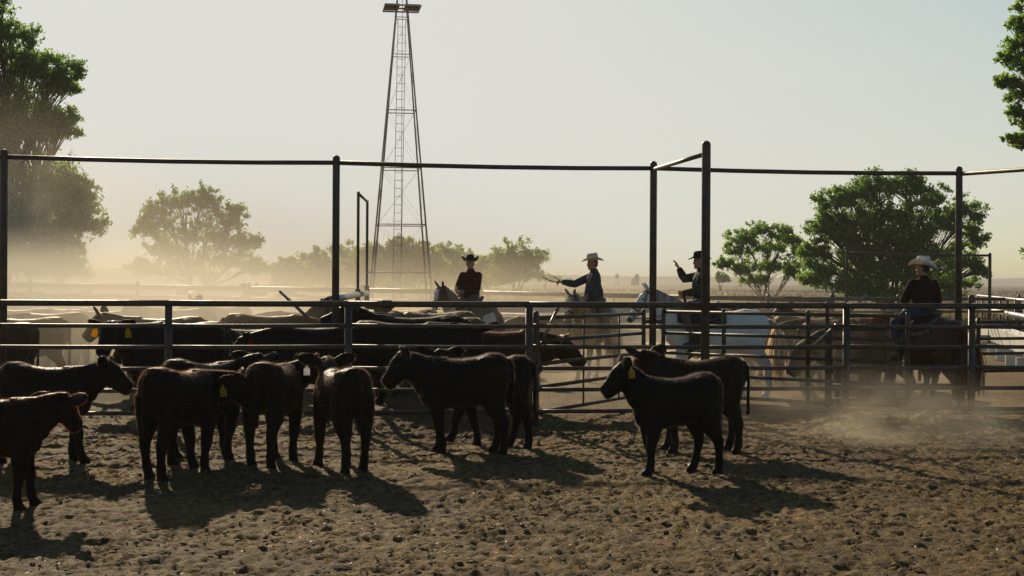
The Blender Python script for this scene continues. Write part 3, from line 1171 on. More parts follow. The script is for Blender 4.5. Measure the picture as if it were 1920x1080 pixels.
CALF = dict(
    torso=[(-0.555, 0.97, 0.82, 0.05), (-0.525, 1.06, 0.72, 0.13), (-0.45, 1.115, 0.64, 0.185), (-0.32, 1.118, 0.585, 0.215), (-0.15, 1.07, 0.55, 0.228), (0.03, 1.045, 0.525, 0.238), (0.20, 1.05, 0.50, 0.228), (0.34, 1.07, 0.485, 0.205), (0.46, 1.02, 0.53, 0.16), (0.53, 0.93, 0.64, 0.075)],
    nb=(0.36, 0.0, 0.84), nr=((0.155, 0.235), (0.135, 0.195), (0.11, 0.15), (0.09, 0.115)), nl=0.43, hl=0.39, hs=1.13, ear=0.275,
    front=[((0.34, 0.135, 0.74), (0.08, 0.14)), ((0.33, 0.15, 0.58), (0.078, 0.105)), ((0.335, 0.145, 0.42), (0.066, 0.076)), ((0.345, 0.14, 0.325), (0.063, 0.064)), ((0.335, 0.138, 0.22), (0.041, 0.044)), ((0.335, 0.138, 0.13), (0.051, 0.053)), ((0.35, 0.138, 0.07), (0.046, 0.049)), ((0.37, 0.138, 0.035), (0.056, 0.066)), ((0.375, 0.138, -0.015), (0.058, 0.072))],
    hind=[((-0.36, 0.115, 0.86), (0.105, 0.195)), ((-0.345, 0.14, 0.66), (0.10, 0.175)), ((-0.37, 0.145, 0.53), (0.084, 0.128)), ((-0.425, 0.14, 0.42), (0.062, 0.082)), ((-0.452, 0.135, 0.345), (0.054, 0.068)), ((-0.445, 0.135, 0.22), (0.042, 0.047)), ((-0.435, 0.135, 0.13), (0.052, 0.055)), ((-0.42, 0.135, 0.07), (0.047, 0.051)), ((-0.40, 0.135, 0.035), (0.056, 0.066)), ((-0.395, 0.135, -0.015), (0.058, 0.072))],
    tail=[(-0.53, 0, 1.045), (-0.585, 0, 0.99), (-0.60, 0, 0.80), (-0.595, 0, 0.62), (-0.59, 0, 0.44)], tr=[0.03, 0.026, 0.022, 0.022, 0.03], H=1.115)
COW = dict(
    torso=[(-0.84, 1.20, 1.02, 0.05), (-0.80, 1.29, 0.88, 0.16), (-0.70, 1.365, 0.72, 0.25), (-0.50, 1.37, 0.63, 0.29), (-0.25, 1.33, 0.56, 0.33), (0.03, 1.315, 0.52, 0.345), (0.30, 1.33, 0.53, 0.315), (0.50, 1.35, 0.55, 0.26), (0.67, 1.27, 0.61, 0.195), (0.76, 1.12, 0.72, 0.09)],
    nb=(0.54, 0.0, 1.05), nr=((0.20, 0.32), (0.175, 0.265), (0.145, 0.20), (0.115, 0.15)), nl=0.58, hl=0.51, hs=1.42, ear=0.32,
    front=[((0.50, 0.18, 0.92), (0.10, 0.18)), ((0.48, 0.19, 0.70), (0.095, 0.135)), ((0.48, 0.185, 0.50), (0.075, 0.09)), ((0.49, 0.18, 0.38), (0.070, 0.070)), ((0.48, 0.175, 0.25), (0.049, 0.052)), ((0.48, 0.175, 0.15), (0.057, 0.060)), ((0.495, 0.175, 0.08), (0.052, 0.056)), ((0.52, 0.175, 0.04), (0.064, 0.076)), ((0.525, 0.175, -0.015), (0.066, 0.084))],
    hind=[((-0.57, 0.16, 1.05), (0.13, 0.25)), ((-0.56, 0.19, 0.80), (0.125, 0.225)), ((-0.58, 0.19, 0.64), (0.095, 0.150)), ((-0.68, 0.18, 0.50), (0.066, 0.09)), ((-0.725, 0.175, 0.415), (0.060, 0.076)), ((-0.705, 0.175, 0.26), (0.050, 0.057)), ((-0.685, 0.175, 0.15), (0.058, 0.062)), ((-0.66, 0.175, 0.08), (0.053, 0.058)), ((-0.635, 0.175, 0.04), (0.064, 0.076)), ((-0.63, 0.175, -0.015), (0.066, 0.084))],
    tail=[(-0.80, 0, 1.28), (-0.87, 0, 1.20), (-0.88, 0, 0.95), (-0.87, 0, 0.7), (-0.86, 0, 0.42)], tr=[0.04, 0.034, 0.028, 0.028, 0.04], H=1.37)


def swing_leg(pts, side, ang, ph=0.0):
    """Swings a leg about its top joint in the walking plane; the hoof stays on the soil."""
    top = Vector(pts[0][0])
    a = math.radians(ang)
    out = []
    for (p, r) in pts:
        p = Vector(p)
        d = p - top
        k = min(1.0, max(0.0, -d.z / (top.z * 0.55)))
        q = Vector((top.x + d.x + math.sin(a) * (-d.z) * (0.4 + 0.6 * k), p.y * side, top.z + d.z))
        out.append((q, r))
    return out


def cattle_mesh(name, T, neck=(18, 0), head=(-28, 0), legs=(0, 0, 0, 0), voxel=0.0145, tail_sw=0.0, lift=None, ears=(8, 8), bulge=1.0, back=0.0):
    mb = MB()
    # trunk
    tor = T['torso']
    mb_pts, mb_r = [], []
    for (x, zt, zb, w) in tor:
        mb_pts.append(Vector((x, 0, (zt + zb) / 2)))
        mb_r.append((w * bulge, (zt - zb) / 2))
    base = len(mb.v)
    sides = 20
    for p, (w, h) in zip(mb_pts, mb_r):
        for k in range(sides):
            an = 2 * PI * k / sides
            cy_, sz = math.cos(an), math.sin(an)
            e = 0.86
            mb.v.append(p + Vector((0, w * math.copysign(abs(cy_) ** e, cy_), h * math.copysign(abs(sz) ** (0.82 if sz > 0 else 0.95), sz))))
    for i in range(len(tor) - 1):
        for k in range(sides):
            k2 = (k + 1) % sides
            mb.f.append((base + i * sides + k, base + i * sides + k2, base + (i + 1) * sides + k2, base + (i + 1) * sides + k))
    mb.f.append(tuple(base + k for k in reversed(range(sides))))
    mb.f.append(tuple(base + (len(tor) - 1) * sides + k for k in range(sides)))
    s = T['hs']
    # hip bones and shoulder
    hx = tor[2][0]
    for y in (-1, 1):
        mb.ball((hx + 0.13 * s, y * tor[2][3] * 0.62, tor[2][1] - 0.085 * s), (0.12 * s, 0.07 * s, 0.06 * s))
        mb.ball((T['front'][0][0][0] + 0.02, y * T['front'][0][0][1] * 1.0, T['front'][0][0][2] + 0.02), (0.12 * s, 0.07 * s, 0.20 * s))
    mb.ball((tor[-2][0] - 0.06 * s, 0, tor[-2][2] + 0.11 * s), (0.13 * s, 0.10 * s, 0.13 * s))
    # neck
    B = Vector(T['nb'])
    nd = vdir(*neck)
    L = T['nl']
    P = B + nd * L
    m1 = B + Vector((0.5 * L * math.cos(math.radians(neck[0])), 0, 0)) * 0.55 + nd * L * 0.12
    m1 = B.lerp(P, 0.38) * 0.6 + m1 * 0.4
    m2 = B.lerp(P, 0.75)
    sd = Vector((0, 0, 1)).cross(nd).normalized()
    mb.tube([B - Vector((0.10 * s, 0, 0.0)), m1, m2, P], list(T['nr']), 14, hint=sd)
    mb.ball(B.lerp(P, 0.35) + Vector((0, 0, -T['nr'][0][1] * 0.72)), (0.10 * s, 0.05 * s, 0.07 * s))
    # head
    hd = vdir(*head)
    hs_ = Vector((0, 0, 1)).cross(hd).normalized()
    hu = hd.cross(hs_).normalized()
    hl = T['hl']
    A = P - hd * 0.05 * s - hu * 0.035 * s

    def hp(f, up=0.0, sidev=0.0):
        return A + hd * (hl * f) + hu * (up * s) + hs_ * (sidev * s)
    mb.tube([hp(-0.02, 0.01), hp(0.10, 0.012), hp(0.27, 0.0), hp(0.45, -0.012), hp(0.66, -0.022), hp(0.84, -0.026), hp(0.96, -0.028), hp(1.01, -0.030)],
            [(0.066 * s, 0.072 * s), (0.092 * s, 0.106 * s), (0.100 * s, 0.122 * s), (0.087 * s, 0.112 * s), (0.075 * s, 0.094 * s), (0.074 * s, 0.085 * s), (0.073 * s, 0.078 * s), (0.060 * s, 0.064 * s)], 14, hint=hs_)
    mb.ball(hp(0.32, -0.075), (0.085 * s, 0.05 * s, 0.05 * s))
    mb.ball(hp(0.06, 0.078), (0.055 * s, 0.06 * s, 0.04 * s))
    mb.ball(hp(0.92, -0.062), (0.042 * s, 0.042 * s, 0.036 * s))
    for y in (-1, 1):
        mb.ball(hp(0.36, 0.035, y * 0.066), (0.026 * s, 0.026 * s, 0.022 * s))
        mb.ball(hp(0.95, -0.02, y * 0.035), (0.018 * s, 0.018 * s, 0.018 * s))
    info = dict(eartip={}, hu=hu, hd=hd, hs=hs_, eye=[hp(0.36, 0.04, y * 0.083) for y in (-1, 1)])
    for y, el in ((-1, ears[0]), (1, ears[1])):
        e0 = hp(0.06, 0.045, y * 0.055)
        ed = (hs_ * y * math.cos(math.radians(el)) + hu * math.sin(math.radians(el)) - hd * 0.32).normalized()
        en = T['ear']
        fw = (hu - ed * hu.dot(ed)).normalized()
        mb.tube([e0, e0 + ed * en * 0.22, e0 + ed * en * 0.5, e0 + ed * en * 0.78, e0 + ed * en * 0.97, e0 + ed * en * 1.04],
                [(0.030 * s, 0.026 * s), (0.056 * s, 0.022 * s), (0.074 * s, 0.019 * s), (0.064 * s, 0.018 * s), (0.034 * s, 0.016 * s), (0.012 * s, 0.010 * s)], 10, hint=fw)
        info['eartip'][y] = e0 + ed * en * 0.55 - fw * 0.05 * s
    # legs
    for k, (nm, side) in enumerate((('front', 1), ('front', -1), ('hind', 1), ('hind', -1))):
        pts = swing_leg(T[nm], side, legs[k])
        if lift and k in lift:
            h = lift[k]
            pts = [(p + Vector((-h * 0.6 * max(0, 0.4 - p.z), 0, h * max(0.0, 0.42 - p.z) / 0.42)), r) for p, r in pts]
        mb.tube([p for p, r in pts], [r for p, r in pts], 12, hint=(0, 1, 0))
    # tail
    tl = [Vector(p) + Vector((0, tail_sw * (i / 4.0) ** 1.5, 0)) for i, p in enumerate(T['tail'])]
    mb.tube(tl, T['tr'], 8)
    me = remesh(mb, name, voxel, 4, 0.5)
    return me, info


def fur_mesh(me, n, length, width=0.004, seed=0, tuft=None):
    """Short guard hairs standing off the coat."""
    rs = np.random.default_rng(seed)
    me.calc_loop_triangles()
    nv, nt = len(me.vertices), len(me.loop_triangles)
    co = np.empty(nv * 3, np.float32)
    me.vertices.foreach_get('co', co)
    co = co.reshape(-1, 3)
    no = np.empty(nv * 3, np.float32)
    me.vertices.foreach_get('normal', no)
    no = no.reshape(-1, 3)
    tr = np.empty(nt * 3, np.int32)
    me.loop_triangles.foreach_get('vertices', tr)
    tr = tr.reshape(-1, 3)
    a, b, c = co[tr[:, 0]], co[tr[:, 1]], co[tr[:, 2]]
    ar = np.linalg.norm(np.cross(b - a, c - a), axis=1)
    k = rs.choice(nt, n, p=ar / ar.sum())
    u, v = rs.random(n), rs.random(n)
    fl = u + v > 1
    u[fl], v[fl] = 1 - u[fl], 1 - v[fl]
    P = a[k] + (b[k] - a[k]) * u[:, None] + (c[k] - a[k]) * v[:, None]
    Nn = no[tr[k, 0]]
    D = Nn * 0.75 + np.array([-0.55, 0, -0.55]) + rs.normal(0, 0.30, (n, 3))
    D -= Nn * np.minimum((D * Nn).sum(1) - 0.35, 0)[:, None]
    D /= np.linalg.norm(D, axis=1)[:, None]
    zf = np.clip((P[:, 2] - 0.25) / 0.35, 0.25, 1.0)
    Ln = length * rs.uniform(0.5, 1.5, n) * zf
    S = np.cross(D, rs.normal(0, 1, (n, 3)))
    S /= np.linalg.norm(S, axis=1)[:, None] + 1e-9
    P0 = P - Nn * 0.003
    V = np.stack([P0 - S * width, P0 + S * width, P + D * Ln[:, None]], 1).reshape(-1, 3)
    return mesh_np('coat_hair', V, np.arange(3 * n).reshape(-1, 3))


def text_mesh(txt, size):
    cu = bpy.data.curves.new('num', 'FONT')
    cu.body = txt
    cu.size = size
    cu.align_x = 'CENTER'
    cu.align_y = 'CENTER'
    o = bpy.data.objects.new('num', cu)
    COL.objects.link(o)
    dg = bpy.context.evaluated_depsgraph_get()
    me = bpy.data.meshes.new_from_object(o.evaluated_get(dg))
    bpy.data.objects.remove(o)
    bpy.data.curves.remove(cu)
    return me


def ear_tag(parent, p, facing, mat, s=1.0, num=None, roll=0.0):
    """Flat plastic tag hanging from the ear; facing = direction its face points to."""
    f = Vector(facing)
    f.z = 0
    f.normalize()
    r = Vector((0, 0, 1)).cross(f)
    w, h, t = 0.031 * s, 0.042 * s, 0.0028
    prof = [(-w, -h), (w, -h), (w, h * 0.45), (w * 0.45, h * 0.85), (w * 0.3, h * 1.5), (-w * 0.3, h * 1.5), (-w * 0.45, h * 0.85), (-w, h * 0.45)]
    ca, sa = math.cos(roll), math.sin(roll)
    me = MB()
    for sgn in (1, -1):
        for (x, z) in prof:
            x2, z2 = x * ca - (z - h * 1.5) * sa, x * sa + (z - h * 1.5) * ca
            me.v.append(Vector(p) + r * x2 + Vector((0, 0, z2)) + f * t * sgn)
    n = len(prof)
    me.f.append(tuple(range(n)))
    me.f.append(tuple(n + k for k in reversed(range(n))))
    for k in range(n):
        me.f.append((k, n + k, n + (k + 1) % n, (k + 1) % n))
    o = me.build('ear_tag', mat, parent, sm=False)
    if num:
        tm = text_mesh(num, 0.05 * s)
        tm.materials.append(M['ink'])
        to = link(bpy.data.objects.new('tag_number', tm), o)
        to.matrix_local = Matrix.Translation(Vector(p) + f * 0.006 + Vector((0, 0, -h * 1.65))) @ Matrix((tuple(r) + (0,), (0, 0, 0, 0), (0, 0, 0, 0), (0, 0, 0, 1))).transposed() if False else \
            Matrix(((r.x, 0, f.x, p[0] + f.x * 0.006), (r.y, 0, f.y, p[1] + f.y * 0.006), (0, 1, 0, p[2] - h * 1.75), (0, 0, 0, 1)))
    return o


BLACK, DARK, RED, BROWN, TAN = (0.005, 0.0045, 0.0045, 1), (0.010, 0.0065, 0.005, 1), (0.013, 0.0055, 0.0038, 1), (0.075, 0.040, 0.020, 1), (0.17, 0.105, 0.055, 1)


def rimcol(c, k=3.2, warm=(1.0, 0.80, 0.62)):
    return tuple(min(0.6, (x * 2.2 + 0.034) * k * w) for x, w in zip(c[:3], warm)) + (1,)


def bovine(kind, label, px, py, H, yaw, col, seed, fur=9000, tags=(), group=None, Y=None, name=None, rim=3.2, hair=None, **pose):
    T = CALF if kind == 'calf' else COW
    s = H / T['H']
    p = gnd(px, py) if Y is None else gx(px, Y)
    z = min(soil_z(p.x + dx_, p.y + dy_) for dx_ in (-0.3, 0, 0.3) for dy_ in (-0.3, 0, 0.3)) * 0.5 + soil_z(p.x, p.y) * 0.5 if p.y < 24 else 0.0
    me, info = cattle_mesh(kind + '_body', T, **pose)
    root = empty(name or kind, (p.x, p.y, z), math.radians(yaw))
    root.scale = (s * (0.91 if kind == 'calf' else 1.0), s, s)
    tag(root, label, kind, group)
    b = obj('body', me, M['coat'], root)
    b.color = col
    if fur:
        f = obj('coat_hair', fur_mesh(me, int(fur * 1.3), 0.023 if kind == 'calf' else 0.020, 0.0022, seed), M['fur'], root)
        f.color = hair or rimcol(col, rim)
    toward = rotz((0, -1, 0), -math.radians(yaw))
    for (ear, mt, num, rl) in tags:
        e = info['eartip'][ear]
        ear_tag(root, tuple(e + Vector(toward) * 0.03), toward, M[mt], 1.15 if kind == 'calf' else 1.5, num, rl)
    eb = MB()
    for e in info['eye']:
        MB().ball(e, 0.014 * T['hs'], 8, 6).build('eye', M['eye'], root)
    return root


M['eye'] = simple('dark_eye', (0.01, 0.008, 0.006), None, 3.0, 0.12, 0, 0.7)

# the calves in the near pen
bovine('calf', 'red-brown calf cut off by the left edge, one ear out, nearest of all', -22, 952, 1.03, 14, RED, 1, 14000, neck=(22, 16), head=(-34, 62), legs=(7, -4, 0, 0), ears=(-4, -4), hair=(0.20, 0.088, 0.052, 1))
bovine('calf', 'dark calf standing in profile facing right behind the red-brown calf', 86, 866, 1.10, 8, DARK, 2, 12000, neck=(26, 0), head=(-30, -4), legs=(-5, 9, 3, -6), ears=(18, 14))
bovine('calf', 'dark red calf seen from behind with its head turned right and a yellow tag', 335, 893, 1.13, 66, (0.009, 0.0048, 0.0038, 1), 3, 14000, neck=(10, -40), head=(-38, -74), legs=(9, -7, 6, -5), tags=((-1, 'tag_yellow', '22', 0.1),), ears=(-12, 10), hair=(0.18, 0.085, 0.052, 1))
bovine('calf', 'black calf with an orange tag half hidden beyond the dark red calf', 380, 862, 1.13, 46, BLACK, 4, 10000, neck=(30, -22), head=(-30, 20), legs=(6, -8, 10, -8), tags=((-1, 'tag_orange', '55', 0.0),), ears=(0, 4))
bovine('calf', 'dark calf seen from straight behind between two tagged calves', 513, 873, 1.12, 80, (0.012, 0.0065, 0.0045, 1), 5, 13000, neck=(24, -34), head=(-24, -52), legs=(9, -8, 5, -7), ears=(20, 14))
bovine('calf', 'dark brown calf with a white ear tag, rump turned to the camera', 642, 884, 1.08, 116, (0.014, 0.007, 0.0048, 1), 6, 13000, neck=(36, -6), head=(-10, -22), legs=(7, -6, -8, 7), tags=((1, 'tag_white', None, 0.0),), ears=(14, 14))
bovine('calf', 'large black calf in profile facing left before the fence', 868, 849, 1.18, 176, (0.006, 0.005, 0.0045, 1), 7, 14000, neck=(26, 3), head=(-42, 14), legs=(-10, -3, -6, 3), ears=(12, 16), rim=3.4)
bovine('calf', 'dark calf stepping left behind the large black calf', 918, 836, 1.14, 172, DARK, 8, 9000, neck=(34, -20), head=(-14, -80), legs=(12, -14, -8, 12), lift={0: 0.10}, ears=(10, 10))
bovine('calf', 'small black calf with a yellow tag standing alone in front', 1266, 893, 1.045, 197, BLACK, 9, 14000, neck=(44, -14), head=(-36, -14), legs=(5, -8, -6, 8), tags=((1, 'tag_yellow', '52', 0.1),), ears=(16, 20), rim=3.0)
bovine('calf', 'brown calf with a hanging tail behind the small black calf', 1312, 848, 1.15, 168, (0.016, 0.011, 0.0075, 1), 10, 11000, neck=(32, -8), head=(-34, -46), legs=(-4, 6, -4, 5), ears=(14, 12), tail_sw=-0.06)

# grown cattle behind the fence
bovine('cow', 'black cow facing the camera with two yellow ear tags', 322, 0, 1.36, 208, BLACK, 21, 9000, Y=21.9, neck=(23, 28), head=(-44, 52), tags=((1, 'tag_yellow', None, 0.1), (-1, 'tag_yellow', None, -0.3)), ears=(2, 2), voxel=0.02)
bovine('cow', 'tan cow in the dust lifting its head behind the two-tagged cow', 300, 0, 1.36, 183, (0.10, 0.066, 0.036, 1), 22, 5000, Y=25.2, neck=(26, -4), head=(-42, -4), ears=(34, 30), voxel=0.022)
bovine('cow', 'black cow rump showing right of the two-tagged cow', 345, 0, 1.36, 160, BLACK, 23, 5000, Y=23.4, neck=(0, 0), head=(-50, 0), voxel=0.024)
bovine('cow', 'dusty brown cow with its back to the sun between two black cows', 505, 0, 1.40, 4, (0.06, 0.042, 0.022, 1), 24, 6000, Y=26.0, neck=(-6, 0), head=(-50, 0), voxel=0.022)
bovine('cow', 'black cow with a lowered head and red tag facing left', 592, 0, 1.34, 196, BLACK, 25, 9000, Y=21.6, neck=(2, 2), head=(-48, 8), tags=((1, 'tag_red', None, 0.0),), ears=(24, 20), voxel=0.02)
bovine('cow', 'black cow with its muzzle raised flat over the backs of the others', 775, 0, 1.45, 182, BLACK, 26, 6000, Y=23.3, neck=(36, 2), head=(-12, 4), ears=(0, 0), voxel=0.02)
bovine('cow', 'black cow facing right against the fence with a shaggy back', 757, 0, 1.39, -13, (0.006, 0.005, 0.0045, 1), 27, 9000, Y=21.7, neck=(14, -6), head=(-46, -62), ears=(8, 12), voxel=0.02, rim=3.6)
bovine('cow', 'chestnut brown cow facing right, its dark head before the gate', 934, 0, 1.27, 2, (0.040, 0.017, 0.008, 1), 28, 9000, Y=22.0, neck=(4, 0), head=(-36, 0), ears=(20, 14), voxel=0.02, rim=3.6)
bovine('cow', 'dark cow half hidden under the tagged cows by the left fence', 470, 0, 1.20, 200, BLACK, 29, 0, Y=24.2, neck=(-8, 0), head=(-50, 0), voxel=0.026)
bovine('cow', 'brown cow standing behind the tail of the white horse', 1556, 0, 1.38, 172, (0.045, 0.030, 0.018, 1), 30, 6000, Y=26.0, neck=(-4, 0), head=(-48, 0), voxel=0.022)
bovine('cow', 'black cow between the fence post and the chestnut horse', 1625, 0, 1.32, 168, BLACK, 31, 5000, Y=23.2, neck=(-14, 8), head=(-56, 14), voxel=0.022)
bovine('cow', 'black cow hidden behind the neck of the chestnut horse', 1672, 0, 1.34, 186, BLACK, 34, 3000, Y=24.6, neck=(-4, 0), head=(-46, 0), voxel=0.026)
bovine('cow', 'dark cow facing right behind the thin capped pipe post', 1580, 0, 1.33, 12, DARK, 35, 3000, Y=25.0, neck=(-6, 0), head=(-46, 0), voxel=0.026)
bovine('cow', 'tan cow with a lit back behind the brown cow by the white horse', 1525, 0, 1.38, 6, TAN, 32, 4000, Y=27.5, neck=(4, 0), head=(-40, 0), voxel=0.024)
bovine('cow', 'black cow with a white face above the gate end', 1590, 0, 1.36, 192, (0.02, 0.016, 0.013, 1), 33, 4000, Y=26.5, neck=(6, 4), head=(-40, 6), voxel=0.024)

# the rest of the herd, in the dust
HERD = {}
for key, kw in (('level', dict(neck=(4, 6), head=(-40, 10), legs=(4, -4, 3, -3))), ('up', dict(neck=(40, -10), head=(-22, -24), legs=(-4, 5, 2, -3), ears=(24, 24))), ('low', dict(neck=(-24, 8), head=(-58, 8), legs=(8, -8, -6, 6))), ('look', dict(neck=(34, 24), head=(-30, 60), ears=(14, 14)))):
    HERD[key] = cattle_mesh('cow_body', COW, voxel=0.028, **kw)[0]
    HERD[key].materials.append(M['coat'])
    HERD[key + '_f'] = fur_mesh(HERD[key], 3500, 0.022, 0.004, len(key))
    HERD[key + '_f'].materials.append(M['fur'])


def herd(px, Y, yaw, pose, col, H, label, group, rim=3.0):
    p = gx(px, Y)
    r = empty('cow', tuple(p), math.radians(yaw))
    s = H / COW['H']
    r.scale = (s, s, s)
    tag(r, label, 'cow', group)
    b = link(bpy.data.objects.new('body', HERD[pose]), r)
    b.color = col
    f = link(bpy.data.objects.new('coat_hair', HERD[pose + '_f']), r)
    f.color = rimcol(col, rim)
    return r


def bunch(rows, group, labels, rim=3.0):
    for (px, Y, yaw, po, co, H), lb_ in zip(rows, labels):
        herd(px, Y, yaw, po, co, H, lb_, group, rim)


bunch(((650, 30.5, 20, 'level', BROWN, 1.36), (690, 27.5, 215, 'up', BROWN, 1.40), (735, 26.2, 150, 'level', TAN, 1.32), (745, 24.8, 245, 'up', (0.05, 0.03, 0.018, 1), 1.24), (765, 29.0, 232, 'look', BROWN, 1.42), (812, 28.0, 170, 'low', TAN, 1.42), (822, 25.4, 178, 'low', TAN, 1.36)),
      'cattle bunched before the red-shirted rider',
      ('brown cow just right of the tall middle post, in the dust', 'brown cow raising its head below the narrow pipe frame', 'tan cow with lit back below the windmill', 'dark brown cow with pricked ears, foremost of the bunch before the red-shirted rider',
       'brown cow with wide ears below the right windmill legs', 'tan cow with a lowered head right before the paint horse', 'tan cow with a sunlit back under the paint horse head'), 3.4)
bunch(((-10, 24.5, 170, 'low', (0.022, 0.014, 0.009, 1), 1.26), (30, 31.5, 200, 'look', DARK, 1.36), (45, 26.5, 185, 'low', (0.022, 0.014, 0.009, 1), 1.30), (90, 29.0, 175, 'level', (0.022, 0.014, 0.009, 1), 1.34), (125, 33.5, 160, 'level', (0.022, 0.014, 0.009, 1), 1.34), (190, 31.5, 10, 'low', DARK, 1.34)),
      'cattle in the dust at the left edge',
      ('cow cut off by the left picture edge behind the fence', 'dark cow turning its head in the dust near the left edge', 'brown cow with a lowered head, nearest in the dust at the left edge', 'brown cow standing level in the dust left of the two-tagged cow',
       'brown cow angled away in the dust at the left', 'dark cow facing right in the dust behind the two-tagged cow'))
bunch(((330, 32.0, 188, 'look', (0.03, 0.019, 0.012, 1), 1.38), (420, 33.5, 240, 'up', (0.03, 0.019, 0.012, 1), 1.40), (560, 31.0, 190, 'level', (0.03, 0.019, 0.012, 1), 1.36)), 'faint cattle in the thick dust',
      ('faint cow in thick dust above the first fence post', 'faint cow facing the camera in thick dust above the dusty brown cow', 'faint cow in thick dust beside the leaning pole'))
bunch(((45, 50, 160, 'level', DARK, 1.55), (115, 52, 185, 'level', (0.03, 0.019, 0.012, 1), 1.48), (195, 51, 250, 'up', DARK, 1.40), (240, 53, 190, 'level', (0.03, 0.019, 0.012, 1), 1.46), (285, 52, 175, 'low', (0.03, 0.019, 0.012, 1), 1.44), (352, 50, 262, 'look', (0.03, 0.019, 0.012, 1), 1.62), (430, 53, 180, 'low', (0.03, 0.019, 0.012, 1), 1.44), (475, 51, 265, 'look', (0.03, 0.019, 0.012, 1), 1.68), (590, 52, 200, 'up', (0.03, 0.019, 0.012, 1), 1.5)),
      'cattle beyond the far fence on the left',
      ('dark cow beyond the far fence, first from the left edge', 'cow beyond the far fence, second from the left edge', 'dark cow beyond the far fence, third from the left edge', 'cow beyond the far fence, fourth from the left edge', 'cow beyond the far fence, fifth from the left edge, head low',
       'tall cow facing the camera beyond the far fence under the lone dusty tree', 'cow grazing beyond the far fence right of the lone dusty tree', 'tallest faint cow beyond the far fence, facing the camera', 'cow beyond the far fence just left of the tall middle post'))
bunch(((968, 48, 190, 'level', TAN, 1.36), (1010, 46, 175, 'low', TAN, 1.34), (1050, 48, 200, 'level', TAN, 1.36), (1140, 47, 10, 'level', TAN, 1.34), (1005, 34, 185, 'low', TAN, 1.2), (1385, 46, 190, 'level', TAN, 1.34)),
      'pale cattle by the far fence in the middle',
      ('pale tan cow beyond the far fence below the round tree', 'pale tan cow with a lowered head left of the rope end', 'pale tan cow beyond the far fence under the outstretched arm', 'pale tan cow facing right beyond the palomino rider', 'low pale cow before the feed line behind the latch post', 'pale tan cow right of the tall front post'))
bunch(((1450, 33, 200, 'look', DARK, 1.36), (1478, 28.5, 165, 'level', (0.11, 0.07, 0.04, 1), 1.38), (1492, 32, 170, 'level', BROWN, 1.36), (1540, 31.5, 150, 'up', DARK, 1.33)),
      'cattle bunched behind the white horse',
      ('dark cow turning its head just above the rump of the white horse', 'light brown cow right behind the tail of the white horse', 'brown cow beyond the light brown one near the capped far post', 'dark cow raising its head left of the slanting steel rod'))

